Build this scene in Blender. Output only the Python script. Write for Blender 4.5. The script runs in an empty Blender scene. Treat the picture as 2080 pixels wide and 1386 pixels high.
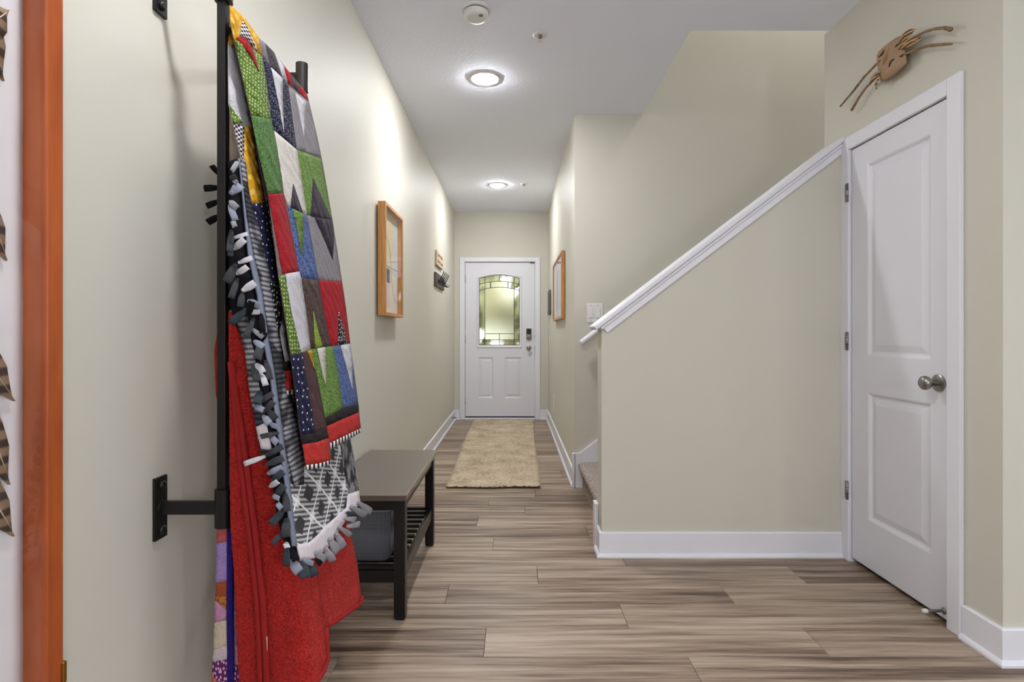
import bpy, bmesh, math, random
from mathutils import Vector, Matrix, noise
from mathutils.geometry import delaunay_2d_cdt

random.seed(7)
C = bpy.context.scene.collection
scene = bpy.context.scene

# ------------------------------------------------------------------ camera
F, CX, CY, EYE = 1105.0, 1045.0, 678.0, 1.13      # focal length and vanishing point in pixels, eye height
cam_d = bpy.data.cameras.new('camera')
cam_d.sensor_width = 36.0
cam_d.lens = F / 2080.0 * 36.0
cam_d.shift_x = -(CX - 1040.0) / 2080.0
cam_d.shift_y = (CY - 693.0) / 2080.0
cam_d.clip_start = 0.02
cam = bpy.data.objects.new('camera', cam_d)
cam.location = (0, 0, EYE)
cam.rotation_euler = (math.pi / 2, 0, 0)
C.objects.link(cam)
scene.camera = cam

# ------------------------------------------------------------------ world and exposure
world = bpy.data.worlds.new('world')
scene.world = world
world.use_nodes = True
wn = world.node_tree.nodes['Background']
wn.inputs[0].default_value = (0.84, 0.91, 1.0, 1)
wn.inputs[1].default_value = 2.8
vs = scene.view_settings
vs.view_transform = 'Standard'
vs.look = 'None'
vs.gamma = 1.0
vs.use_curve_mapping = False
vs.exposure = 0.06
LAMP = 375.0          # emission of the recessed lamp lenses

FILL_GLOBE = 48.0         # emission of the unseen fill globe added behind the camera

# fill daylight enters through unseen windows added to brighten the room (portals only guide the sampling)
FILL_WINDOWS = [(0.9, 2.1, 1.1, 2.2)]        # x0, x1, z0, z1 in the back wall
FILL_SIDE_WIN = (-1.2, 1.7, 0.3, 2.45)        # y0, y1, z0, z1: window added in the right wall to brighten the left wall
XE = 5.0                                 # living room right wall
BACK_Y = -4.5
for i, (x0, x1, z0, z1) in enumerate(FILL_WINDOWS):
    ld = bpy.data.lights.new('window_portal', 'AREA')
    ld.shape = 'RECTANGLE'
    ld.size, ld.size_y = x1 - x0, z1 - z0
    ld.cycles.is_portal = True
    lo = bpy.data.objects.new('window_portal', ld)
    lo.location = ((x0 + x1) / 2, BACK_Y - 0.14, (z0 + z1) / 2)
    lo.rotation_euler = (math.pi / 2, 0, 0)
    C.objects.link(lo)
ld = bpy.data.lights.new('window_portal', 'AREA')
ld.shape = 'RECTANGLE'
ld.size, ld.size_y = FILL_SIDE_WIN[3] - FILL_SIDE_WIN[2], FILL_SIDE_WIN[1] - FILL_SIDE_WIN[0]
ld.cycles.is_portal = True
lo = bpy.data.objects.new('window_portal', ld)
lo.location = (XE + .14, (FILL_SIDE_WIN[0] + FILL_SIDE_WIN[1]) / 2, (FILL_SIDE_WIN[2] + FILL_SIDE_WIN[3]) / 2)
lo.rotation_euler = (0, math.pi / 2, 0)
C.objects.link(lo)

# ------------------------------------------------------------------ helpers
def S(r, g, b):
    def f(c):
        c /= 255.0
        return c / 12.92 if c <= 0.04045 else ((c + 0.055) / 1.055) ** 2.4
    return (f(r), f(g), f(b), 1.0)

def obj(name, verts, faces, mat, parent=None, smooth=False, bevel=0.0, seg=2):
    me = bpy.data.meshes.new(name)
    me.from_pydata([tuple(v) for v in verts], [], faces)
    me.update()
    return link(name, me, mat, parent, smooth, bevel, seg)

def link(name, me, mat, parent=None, smooth=False, bevel=0.0, seg=2):
    bm = bmesh.new(); bm.from_mesh(me)
    bmesh.ops.recalc_face_normals(bm, faces=bm.faces)
    bm.to_mesh(me); bm.free()
    if mat is not None and not me.materials:
        me.materials.append(mat)
    if smooth:
        for p in me.polygons: p.use_smooth = True
    o = bpy.data.objects.new(name, me)
    C.objects.link(o)
    if parent is not None: par(o, parent)
    if bevel > 0:
        m = o.modifiers.new('bevel', 'BEVEL'); m.width = bevel; m.segments = seg; m.limit_method = 'ANGLE'
        m.angle_limit = math.radians(40)
    return o

def world_loc(o):
    v = Vector((0, 0, 0))
    while o is not None:
        v += o.location
        o = o.parent
    return v

def par(o, p):
    w = world_loc(p)
    l = o.location.copy()
    o.parent = p
    o.location = l - w

def thing(name, label, cat, loc, group=None, kind=None):
    e = bpy.data.objects.new(name, None)
    e.empty_display_size = 0.05
    e.location = loc
    C.objects.link(e)
    return tag(e, label, cat, group, kind)

def tag(o, label=None, cat=None, group=None, kind=None):
    if label: o['label'] = label
    if cat: o['category'] = cat
    if group: o['group'] = group
    if kind: o['kind'] = kind
    return o

def boxvf(x0, x1, y0, y1, z0, z1):
    v = [(x0, y0, z0), (x1, y0, z0), (x1, y1, z0), (x0, y1, z0), (x0, y0, z1), (x1, y0, z1), (x1, y1, z1), (x0, y1, z1)]
    f = [(0, 3, 2, 1), (4, 5, 6, 7), (0, 1, 5, 4), (1, 2, 6, 5), (2, 3, 7, 6), (3, 0, 4, 7)]
    return v, f

def box(name, b, mat, parent=None, bevel=0.0, seg=2):
    v, f = boxvf(*b)
    return obj(name, v, f, mat, parent, False, bevel, seg)

def boxes(name, bs, mat, parent=None, bevel=0.0):
    V, Fc = [], []
    for b in bs:
        v, f = boxvf(*b)
        n = len(V); V += v; Fc += [tuple(i + n for i in q) for q in f]
    return obj(name, V, Fc, mat, parent, False, bevel)

def ring_frame(axis):
    a = axis.normalized()
    t = Vector((0, 0, 1)) if abs(a.z) < 0.9 else Vector((1, 0, 0))
    x = a.cross(t).normalized()
    return x, a.cross(x).normalized()

def tubevf(pts, rad, n=10):
    pts = [Vector(p) for p in pts]
    if not isinstance(rad, (list, tuple)): rad = [rad] * len(pts)
    V, Fc = [], []
    px = None
    for i, p in enumerate(pts):
        d = (pts[min(i + 1, len(pts) - 1)] - pts[max(i - 1, 0)])
        if px is None:
            px, py = ring_frame(d)
        else:
            d.normalize()
            px = (px - d * px.dot(d)).normalized()
            py = d.cross(px)
        for k in range(n):
            a = 2 * math.pi * k / n
            V.append(p + px * math.cos(a) * rad[i] + py * math.sin(a) * rad[i])
    for i in range(len(pts) - 1):
        for k in range(n):
            Fc.append((i * n + k, i * n + (k + 1) % n, (i + 1) * n + (k + 1) % n, (i + 1) * n + k))
    Fc.append(tuple(range(n - 1, -1, -1)))
    Fc.append(tuple((len(pts) - 1) * n + k for k in range(n)))
    return V, Fc

def tube(name, pts, rad, mat, parent=None, n=12, smooth=True):
    v, f = tubevf(pts, rad, n)
    o = obj(name, v, f, mat, parent, smooth)
    return o

def lathe(name, origin, axis, prof, mat, parent=None, n=28, smooth=True):
    """prof: list of (distance along axis, radius)"""
    a = Vector(axis).normalized()
    x, y = ring_frame(a)
    O = Vector(origin)
    V, Fc = [], []
    for (d, r) in prof:
        for k in range(n):
            t = 2 * math.pi * k / n
            V.append(O + a * d + (x * math.cos(t) + y * math.sin(t)) * max(r, 1e-5))
    for i in range(len(prof) - 1):
        for k in range(n):
            Fc.append((i * n + k, i * n + (k + 1) % n, (i + 1) * n + (k + 1) % n, (i + 1) * n + k))
    Fc.append(tuple(range(n - 1, -1, -1)))
    Fc.append(tuple((len(prof) - 1) * n + k for k in range(n)))
    o = obj(name, V, Fc, mat, parent, False)
    if smooth:
        for p in o.data.polygons: p.use_smooth = len(p.vertices) == 4
        m = o.modifiers.new('edge', 'EDGE_SPLIT'); m.split_angle = math.radians(50)
    return o

def prism(name, poly, plane, lo, hi, mat, parent=None, bevel=0.0, smooth=False):
    """poly: 2D outline; plane 'xz' (extrude y), 'yz' (extrude x) or 'xy' (extrude z)"""
    def P(p, d):
        return {'xz': (p[0], d, p[1]), 'yz': (d, p[0], p[1]), 'xy': (p[0], p[1], d)}[plane]
    n = len(poly)
    V = [P(p, lo) for p in poly] + [P(p, hi) for p in poly]
    Fc = [tuple(range(n)), tuple(range(2 * n - 1, n - 1, -1))]
    Fc += [(i, (i + 1) % n, n + (i + 1) % n, n + i) for i in range(n)]
    return obj(name, V, Fc, mat, parent, smooth, bevel)

def wallp(u, v, X):
    """pixel of the photograph -> point on the wall plane x = X"""
    Y = X * F / (u - CX)
    return Vector((X, Y, EYE + (CY - v) * Y / F))

def depthp(u, v, Y):
    """pixel -> point on the plane y = Y"""
    return Vector(((u - CX) * Y / F, Y, EYE + (CY - v) * Y / F))

# ------------------------------------------------------------------ materials
class NT:
    def __init__(s, name):
        s.m = bpy.data.materials.new(name); s.m.use_nodes = True
        s.t = s.m.node_tree; s.n = s.t.nodes; s.b = s.n['Principled BSDF']
        s.out = s.n['Material Output']
    def node(s, typ, **kw):
        nd = s.n.new(typ)
        for k, v in kw.items():
            if k.startswith('i_'):
                key = k[2:]
                key = int(key) if key.isdigit() else key.replace('_', ' ')
                nd.inputs[key].default_value = v
            else: setattr(nd, k, v)
        return nd
    def l(s, a, b): s.t.links.new(a, b)
    def coords(s, sc=(1, 1, 1), loc=(0, 0, 0), rot=(0, 0, 0)):
        tc = s.node('ShaderNodeTexCoord'); mp = s.node('ShaderNodeMapping')
        mp.inputs['Scale'].default_value = sc; mp.inputs['Location'].default_value = loc
        mp.inputs['Rotation'].default_value = rot
        s.l(tc.outputs['Object'], mp.inputs['Vector'])
        return mp.outputs['Vector']
    def noise(s, vec, scale, detail=3, rough=0.5):
        nd = s.node('ShaderNodeTexNoise'); nd.inputs['Scale'].default_value = scale
        nd.inputs['Detail'].default_value = detail; nd.inputs['Roughness'].default_value = rough
        s.l(vec, nd.inputs['Vector'])
        return nd.outputs['Fac']
    def ramp(s, fac, stops, interp='LINEAR'):
        r = s.node('ShaderNodeValToRGB'); cr = r.color_ramp; cr.interpolation = interp
        while len(cr.elements) < len(stops): cr.elements.new(0.5)
        for e, (p, c) in zip(cr.elements, stops): e.position = p; e.color = c
        s.l(fac, r.inputs['Fac'])
        return r.outputs['Color']
    def math(s, op, a, b=None, c=None):
        m = s.node('ShaderNodeMath', operation=op)
        for i, x in enumerate((a, b, c)):
            if x is None: continue
            if isinstance(x, (int, float)): m.inputs[i].default_value = x
            else: s.l(x, m.inputs[i])
        return m.outputs[0]
    def mix(s, fac, a, b):
        m = s.node('ShaderNodeMix', data_type='RGBA')
        for sock, x in ((m.inputs[0], fac), (m.inputs[6], a), (m.inputs[7], b)):
            if isinstance(x, (int, float, tuple)): sock.default_value = x
            else: s.l(x, sock)
        return m.outputs[2]
    def bump(s, h, strength=0.3, dist=0.002):
        b = s.node('ShaderNodeBump'); b.inputs['Strength'].default_value = strength
        b.inputs['Distance'].default_value = dist
        s.l(h, b.inputs['Height']); s.l(b.outputs['Normal'], s.b.inputs['Normal'])
    def set(s, col=None, rough=0.5, metal=0.0, spec=0.5):
        if col is not None:
            if isinstance(col, tuple): s.b.inputs['Base Color'].default_value = col
            else: s.l(col, s.b.inputs['Base Color'])
        s.b.inputs['Roughness'].default_value = rough
        s.b.inputs['Metallic'].default_value = metal
        s.b.inputs['Specular IOR Level'].default_value = spec
        return s

QK = .8
def scl(c, k): return (min(c[0] * k, 1), min(c[1] * k, 1), min(c[2] * k, 1), 1.0)

def simple(name, col, rough=0.5, metal=0.0, spec=0.5, var=0.0, vscale=20, bump=0.0, bscale=200, bdist=0.001):
    t = NT(name); t.set(col, rough, metal, spec)
    if var or bump:
        v = t.coords()
    if var:
        t.l(t.ramp(t.noise(v, vscale, 4), [(0.3, scl(col, 1 - var)), (0.7, scl(col, 1 + var))]), t.b.inputs['Base Color'])
    if bump:
        t.bump(t.noise(v, bscale, 2), bump, bdist)
    return t.m

def fabric(name, col, var=0.12, vscale=60, bump=0.35):
    """quilting cotton: mottled colour and a stitched, puckered surface"""
    col = scl(col, QK)
    t = NT(name); t.set(None, 0.85, 0, 0.2)
    v = t.coords()
    t.l(t.ramp(t.noise(v, vscale, 3, .6), [(0.3, scl(col, 1 - var)), (0.7, scl(col, 1 + var))]), t.b.inputs['Base Color'])
    w = t.node('ShaderNodeTexWave', wave_type='RINGS', i_Scale=9.0, i_Distortion=9.0, i_Detail=1.0)
    t.l(v, w.inputs['Vector'])
    h = t.math('ADD', t.math('MULTIPLY', w.outputs['Fac'], 0.6), t.noise(v, 240, 2))
    t.bump(h, min(1, bump * 2), 0.004)
    return t.m

def cloth_uv(t, sx, sz):
    """fabric coordinates: across the cloth (x + y) and down it (z)"""
    tc = t.node('ShaderNodeTexCoord'); sp = t.node('ShaderNodeSeparateXYZ'); cb = t.node('ShaderNodeCombineXYZ')
    t.l(tc.outputs['Object'], sp.inputs[0])
    t.l(t.math('MULTIPLY', t.math('ADD', t.math('MULTIPLY', sp.outputs[0], 1.4), t.math('MULTIPLY', sp.outputs[1], .6)), sx), cb.inputs[0])
    t.l(t.math('MULTIPLY', sp.outputs[2], sz), cb.inputs[1])
    return cb.outputs[0]

def dotted(name, col, dot, sx=70, sz=55, r=0.16, rnd=0.25, metric='EUCLIDEAN'):
    col, dot = scl(col, QK * .9), scl(dot, QK)
    t = NT(name); t.set(None, 0.85, 0, 0.2)
    vo = t.node('ShaderNodeTexVoronoi', voronoi_dimensions='2D', distance=metric)
    vo.inputs['Scale'].default_value = 1.0; vo.inputs['Randomness'].default_value = rnd
    t.l(cloth_uv(t, sx, sz), vo.inputs['Vector'])
    fac = t.math('LESS_THAN', vo.outputs['Distance'], r)
    v = t.coords()
    base = t.ramp(t.noise(v, 90, 2), [(0.3, scl(col, .85)), (0.7, scl(col, 1.15))])
    t.l(t.mix(fac, base, dot), t.b.inputs['Base Color'])
    w = t.node('ShaderNodeTexWave', wave_type='RINGS', i_Scale=9.0, i_Distortion=9.0, i_Detail=1.0)
    t.l(v, w.inputs['Vector'])
    t.bump(w.outputs['Fac'], 0.7, 0.004)
    return t.m

def speckled(name, a, b, scale=420):
    a, b = scl(a, QK * .9), scl(b, QK * .9)
    t = NT(name); t.set(None, 0.85, 0, 0.2)
    v = t.coords((1, 1, .7))
    t.l(t.ramp(t.noise(v, scale, 2), [(0.40, a), (0.60, b)]), t.b.inputs['Base Color'])
    w = t.node('ShaderNodeTexWave', wave_type='RINGS', i_Scale=9.0, i_Distortion=9.0, i_Detail=1.0)
    t.l(v, w.inputs['Vector'])
    t.bump(w.outputs['Fac'], 0.7, 0.004)
    return t.m

def checked(name, a, b, sx, sz):
    t = NT(name); t.set(None, 0.85, 0, 0.2)
    ck = t.node('ShaderNodeTexChecker'); ck.inputs['Scale'].default_value = 1.0
    ck.inputs['Color1'].default_value = a; ck.inputs['Color2'].default_value = b
    t.l(cloth_uv(t, sx, sz), ck.inputs['Vector'])
    t.l(ck.outputs['Color'], t.b.inputs['Base Color'])
    return t.m

MT = {}
# room
def wall_mat():
    t = NT('wall_paint'); c = S(206, 203, 190)
    v = t.coords()
    t.set(c, 0.55, 0, 0.35)
    t.bump(t.noise(v, 130, 3), 0.08, 0.002)
    return t.m
MT['wall'] = wall_mat()
def ceil_mat():
    t = NT('ceiling_paint'); t.set(S(240, 244, 255), 0.8, 0, 0.2)
    v = t.coords()
    t.bump(t.ramp(t.noise(v, 55, 4), [(0.42, (0, 0, 0, 1)), (0.6, (1, 1, 1, 1))]), 0.10, 0.003)
    return t.m
MT['ceil'] = ceil_mat()
MT['trim'] = simple('white_trim_paint', S(229, 229, 236), 0.38)
MT['door'] = simple('white_door_paint', S(225, 225, 232), 0.42)
MT['dark'] = simple('dark_gap', S(14, 13, 12), 0.9)
def plank_mat():
    t = NT('vinyl_plank'); t.set(None, 0.42, 0, 0.4)
    oi = t.node('ShaderNodeObjectInfo')
    tc = t.node('ShaderNodeTexCoord')
    ad = t.node('ShaderNodeVectorMath', operation='ADD')
    mul = t.node('ShaderNodeVectorMath', operation='SCALE'); mul.inputs['Scale'].default_value = 1.0
    cb = t.node('ShaderNodeCombineXYZ')
    t.l(t.math('MULTIPLY', oi.outputs['Random'], 37.0), cb.inputs[0])
    t.l(t.math('MULTIPLY', oi.outputs['Random'], 91.0), cb.inputs[1])
    t.l(tc.outputs['Object'], ad.inputs[0]); t.l(cb.outputs[0], ad.inputs[1])
    def mapped(sc):
        mp = t.node('ShaderNodeMapping'); mp.inputs['Scale'].default_value = sc
        t.l(ad.outputs[0], mp.inputs['Vector']); return mp.outputs[0]
    # broad cathedral figure, long streaks and fine pores
    warp = t.noise(mapped((1.1, 5.0, 1)), 1.0, 2)
    cb2 = t.node('ShaderNodeCombineXYZ'); t.l(t.math('MULTIPLY', warp, 0.9), cb2.inputs[1])
    ad2 = t.node('ShaderNodeVectorMath', operation='ADD')
    t.l(mapped((0.7, 16, 1)), ad2.inputs[0]); t.l(cb2.outputs[0], ad2.inputs[1])
    sc6 = t.node('ShaderNodeVectorMath', operation='MULTIPLY'); sc6.inputs[1].default_value = (1, 1, 1)
    t.l(ad2.outputs[0], sc6.inputs[0])
    streak = t.noise(sc6.outputs[0], 1.3, 5, .6)
    fine = t.noise(mapped((3, 120, 1)), 1.0, 3, .6)
    fac = t.math('ADD', t.math('MULTIPLY', streak, 0.72), t.math('MULTIPLY', fine, 0.28))
    fac = t.math('ADD', fac, t.math('MULTIPLY', t.math('SUBTRACT', oi.outputs['Random'], 0.5), 0.10))
    col = t.ramp(fac, [(0.35, S(76, 60, 49)), (0.43, S(118, 99, 84)), (0.51, S(152, 133, 115)), (0.63, S(184, 166, 148))])
    t.l(col, t.b.inputs['Base Color'])
    t.bump(fine, 0.08, 0.001)
    return t.m
MT['plank'] = plank_mat()
MT['floor_base'] = simple('floor_underlay', S(70, 58, 48), 0.8)

# metals, woods
MT['iron'] = simple('black_iron', S(19, 17, 18), 0.42, 0.0, 0.4)
MT['bronze'] = simple('dark_bronze_paint', S(36, 29, 27), 0.4, 0.0, 0.45)
MT['nickel'] = simple('satin_nickel', S(150, 147, 143), 0.32, 1.0)
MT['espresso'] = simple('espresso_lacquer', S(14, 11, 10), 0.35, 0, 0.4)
MT['espresso_top'] = simple('espresso_lacquer_top', S(70, 54, 43), 0.4, 0, 0.9)  # reflected sheen on the seat is painted in as a lighter base
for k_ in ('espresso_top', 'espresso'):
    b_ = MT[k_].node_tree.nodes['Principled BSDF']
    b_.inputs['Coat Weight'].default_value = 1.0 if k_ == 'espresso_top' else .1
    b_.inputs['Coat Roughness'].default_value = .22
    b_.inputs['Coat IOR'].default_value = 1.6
def wood(name, a, b, sc=(1, 1, 1), scale=6, rough=0.45):
    t = NT(name); t.set(None, rough, 0, 0.45)
    v = t.coords(sc)
    t.l(t.ramp(t.noise(v, scale, 5, .6), [(0.3, a), (0.7, b)]), t.b.inputs['Base Color'])
    return t.m
MT['cherry'] = wood('cherry_wood', S(140, 62, 24), S(190, 98, 45), (3, 3, .5), 5, 0.35)
MT['oak'] = wood('oak_wood', S(172, 112, 58), S(205, 148, 88), (14, 14, 1.2), 5)
MT['oak_h'] = wood('oak_wood_crosswise', S(172, 112, 58), S(208, 150, 90), (14, 1.2, 14), 5)
MT['pale_wood'] = wood('pale_wood', S(196, 174, 146), S(214, 195, 170), (4, 2, 20), 4, .6)
MT['grey_wood'] = wood('weathered_grey_wood', S(70, 64, 60), S(100, 93, 88), (4, 2, 20), 4, .6)
MT['stick'] = wood('dry_twig', S(104, 80, 56), S(164, 132, 96), (20, 20, 20), 3, .7)
MT['clay'] = simple('tan_clay', S(164, 134, 106), 0.8, var=.12, vscale=25, bump=.25, bscale=70)
MT['clay_dark'] = simple('dark_brown_glaze', S(80, 52, 32), 0.7)
MT['ochre'] = simple('ochre_glaze', S(150, 116, 76), 0.7, var=.1)
MT['brass'] = simple('aged_brass', S(170, 130, 60), 0.35, 1.0)
MT['plastic'] = simple('white_plastic', S(228, 226, 224), 0.4)
MT['plastic_dk'] = simple('grey_plastic', S(120, 118, 116), 0.5)
MT['black'] = simple('black_plastic', S(18, 18, 19), 0.3)
MT['rubber'] = simple('white_rubber', S(222, 220, 216), 0.6)
def lamp_mat(name, power):
    t = NT(name); t.set(S(250, 250, 245), 0.5)
    t.b.inputs['Emission Color'].default_value = (0.97, 0.97, 1.0, 1)
    t.b.inputs['Emission Strength'].default_value = power
    return t.m
MT['lens'] = lamp_mat('lamp_lens', LAMP)
MT['globe'] = lamp_mat('globe_glass', FILL_GLOBE)
def glass_mat(name, tint=(1, 1, 1, 1), fr=1.45):
    t = NT(name)
    tr = t.node('ShaderNodeBsdfTransparent'); tr.inputs[0].default_value = tint
    gl = t.node('ShaderNodeBsdfGlossy'); gl.inputs['Roughness'].default_value = 0.02
    fz = t.node('ShaderNodeFresnel'); fz.inputs[0].default_value = fr
    mx = t.node('ShaderNodeMixShader')
    ge = t.node('ShaderNodeNewGeometry')      # only the outer face of the pane mirrors
    t.l(t.math('MULTIPLY', fz.outputs[0], t.math('SUBTRACT', 1.0, ge.outputs['Backfacing'])), mx.inputs[0]); t.l(tr.outputs[0], mx.inputs[1]); t.l(gl.outputs[0], mx.inputs[2])
    t.l(mx.outputs[0], t.out.inputs[0])
    return t.m
MT['glass'] = glass_mat('picture_glass')

# blankets
R_ = S(176, 22, 34)
MT['q_yellow'] = dotted('quilt_yellow', S(214, 158, 34), S(228, 186, 96), 60, 45, .3, .8)
MT['q_check'] = checked('quilt_black_white_check', S(40, 36, 42), S(196, 190, 194), 150, 190)
MT['q_red'] = fabric('quilt_red', S(164, 22, 34), .22, 180)
MT['q_border_red'] = fabric('quilt_border_red', S(190, 50, 45), .15, 200)
MT['q_green_dot'] = dotted('quilt_green_polka', S(98, 128, 48), S(206, 212, 160), 120, 105, .22, .3)
MT['q_lime'] = dotted('quilt_lime_print', S(142, 164, 62), S(90, 120, 40), 120, 130, .25, .6)
MT['q_green'] = speckled('quilt_green_print', S(44, 72, 36), S(112, 156, 86))
MT['q_green2'] = speckled('quilt_leaf_green', S(70, 104, 42), S(136, 168, 88), 300)
MT['q_navy_dot'] = dotted('quilt_navy_polka', S(28, 30, 62), S(216, 216, 226), 62, 58, .13, .45)
MT['q_navy'] = dotted('quilt_navy_sprinkle', S(32, 34, 58), S(170, 170, 186), 150, 120, .15, .9)
MT['q_grey'] = fabric('quilt_grey', S(140, 135, 138), .10, 150)
MT['q_cream'] = fabric('quilt_cream', S(214, 206, 198), .04, 150)
MT['q_white'] = fabric('quilt_white', S(206, 203, 208), .04, 80)
MT['q_charcoal'] = speckled('quilt_charcoal', S(44, 40, 44), S(98, 92, 96), 300)
MT['q_plum'] = speckled('quilt_plum', S(40, 32, 46), S(76, 64, 78), 330)
MT['q_blue'] = speckled('quilt_blue_print', S(48, 66, 122), S(112, 132, 180), 280)
MT['q_brown'] = speckled('quilt_brown', S(62, 46, 44), S(96, 76, 70), 200)
MT['q_brown2'] = fabric('quilt_plain_brown', S(82, 56, 58), .1, 60, .6)
MT['q_tri'] = dotted('quilt_black_white_print', S(30, 27, 30), S(222, 216, 218), 120, 85, .27, .7, 'MANHATTAN')
MT['q_black'] = fabric('quilt_black_border', S(34, 27, 28), .2, 60)
MT['q_stripe'] = checked('quilt_striped_binding', S(28, 26, 28), S(224, 220, 220), 130, .001)
MT['q_lining'] = fabric('quilt_lining', S(216, 196, 178), .04, 60)
MT['q_taupe'] = fabric('quilt_taupe', S(128, 112, 110), .1, 60)

def fleece_plaid():
    t = NT('fleece_plaid'); t.set(None, 0.95, 0, 0.1)
    tc = t.node('ShaderNodeTexCoord'); sp = t.node('ShaderNodeSeparateXYZ')
    t.l(tc.outputs['Object'], sp.inputs[0])
    y = t.math('ADD', sp.outputs[1], t.math('MULTIPLY', sp.outputs[0], 0.4)); z = sp.outputs[2]
    nz = t.math('MULTIPLY', t.math('SUBTRACT', t.noise(t.coords(), 14, 2), .5), .16)
    p = t.math('FRACT', t.math('ADD', t.math('MULTIPLY', t.math('ADD', y, t.math('MULTIPLY', z, 1.2)), 8.2), nz))
    q = t.math('FRACT', t.math('ADD', t.math('MULTIPLY', t.math('SUBTRACT', y, t.math('MULTIPLY', z, 1.2)), 8.2), nz))
    hatch = t.math('GREATER_THAN', t.math('FRACT', t.math('ADD', t.math('MULTIPLY', z, 95.0), t.math('MULTIPLY', y, 26.0))), .5)
    base = t.mix(hatch, S(84, 84, 86), S(176, 174, 174))
    inp = t.math('LESS_THAN', p, .42); inq = t.math('LESS_THAN', q, .42)
    dia = t.math('MULTIPLY', inp, inq)
    c1 = t.mix(dia, base, S(62, 62, 66))
    lp = t.math('LESS_THAN', t.math('ABSOLUTE', t.math('SUBTRACT', p, .72)), .035)
    lq = t.math('LESS_THAN', t.math('ABSOLUTE', t.math('SUBTRACT', q, .72)), .035)
    ln = t.math('MAXIMUM', lp, lq)
    c2 = t.mix(ln, c1, S(222, 219, 220))
    cr = t.math('MULTIPLY', t.math('LESS_THAN', t.math('ABSOLUTE', t.math('SUBTRACT', p, .72)), .16),
                t.math('LESS_THAN', t.math('ABSOLUTE', t.math('SUBTRACT', q, .72)), .16))
    c3 = t.mix(t.math('MULTIPLY', cr, .55), c2, S(228, 226, 228))
    t.l(c3, t.b.inputs['Base Color'])
    t.bump(t.noise(t.coords(), 500, 2), .4, .002)
    return t.m
MT['f_plaid'] = fleece_plaid()
def fleece_stripes():
    t = NT('fleece_stripes'); t.set(None, 0.95, 0, 0.1)
    w = t.node('ShaderNodeTexWave', bands_direction='Z', i_Scale=28.0, i_Distortion=3.0, i_Detail=1.0)
    t.l(t.coords((.3, .3, 1)), w.inputs['Vector'])
    big = t.noise(t.coords((1, 1, 1)), 16, 1)
    lo = t.mix(t.ramp(big, [(.46, (0, 0, 0, 1)), (.56, (1, 1, 1, 1))]), S(34, 34, 38), S(70, 70, 74))
    hi = t.mix(t.ramp(big, [(.46, (0, 0, 0, 1)), (.56, (1, 1, 1, 1))]), S(70, 70, 74), S(158, 157, 160))
    t.l(t.mix(w.outputs['Fac'], lo, hi), t.b.inputs['Base Color'])
    return t.m
MT['f_stripes'] = fleece_stripes()
MT['f_dapple'] = speckled('fleece_dappled_grey', S(50, 50, 54), S(150, 150, 152), 45)
for k, c in (('black', (22, 22, 26)), ('dark', (62, 63, 66)), ('teal', (54, 61, 67)), ('light', (132, 137, 152)),
             ('white', (186, 184, 188)), ('strip', (124, 130, 148)), ('hem', (206, 198, 202)), ('grey', (140, 141, 146))):
    MT['f_' + k] = simple('fleece_' + k, S(*c), 0.95, 0, .1, .05, 60, .3, 500, .001)

def sherpa():
    t = NT('red_sherpa'); t.set(None, 0.95, 0, 0.1)
    v = t.coords()
    vo = t.node('ShaderNodeTexVoronoi', i_Scale=170.0); t.l(v, vo.inputs['Vector'])
    n = t.noise(v, 260, 3, .6)
    h = t.math('ADD', t.math('MULTIPLY', vo.outputs['Distance'], -1.0), n)
    t.l(t.ramp(n, [(0.3, S(132, 22, 20)), (0.65, S(190, 46, 42))]), t.b.inputs['Base Color'])
    t.bump(h, .9, .006)
    t.b.inputs['Sheen Weight'].default_value = .3
    t.b.inputs['Sheen Tint'].default_value = S(230, 120, 110)
    return t.m
MT['sherpa'] = sherpa()
MT['red_bind'] = simple('red_velvet_binding', S(138, 28, 27), .8, 0, .2, .06, 30)
for k, c in (('salmon', (210, 106, 104)), ('lavender', (176, 150, 214)), ('rust', (176, 88, 52)), ('amber', (206, 140, 66)),
             ('pink', (222, 160, 200)), ('cream', (226, 212, 188)), ('blush', (232, 214, 222)), ('coral', (214, 120, 106))):
    MT['p_' + k] = fabric('batik_' + k, S(*c), .14, 28, .5)
MT['p_magenta'] = dotted('batik_magenta_dots', S(116, 44, 112), S(222, 190, 216), 110, 85, .3, .7)
MT['p_navy'] = fabric('batik_indigo_binding', S(46, 30, 120), .2, 60)
MT['bin'] = None
def bin_mat():
    t = NT('woven_grey_fabric'); t.set(None, .9, 0, .2)
    wx = t.node('ShaderNodeTexWave', bands_direction='X', i_Scale=60.0); wz = t.node('ShaderNodeTexWave', bands_direction='Z', i_Scale=60.0)
    v = t.coords(); t.l(v, wx.inputs['Vector']); t.l(v, wz.inputs['Vector'])
    t.l(t.ramp(t.math('MULTIPLY', wx.outputs['Fac'], wz.outputs['Fac']), [(0.0, S(66, 67, 72)), (.7, S(128, 130, 138))]), t.b.inputs['Base Color'])
    return t.m
MT['bin'] = bin_mat()
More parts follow.
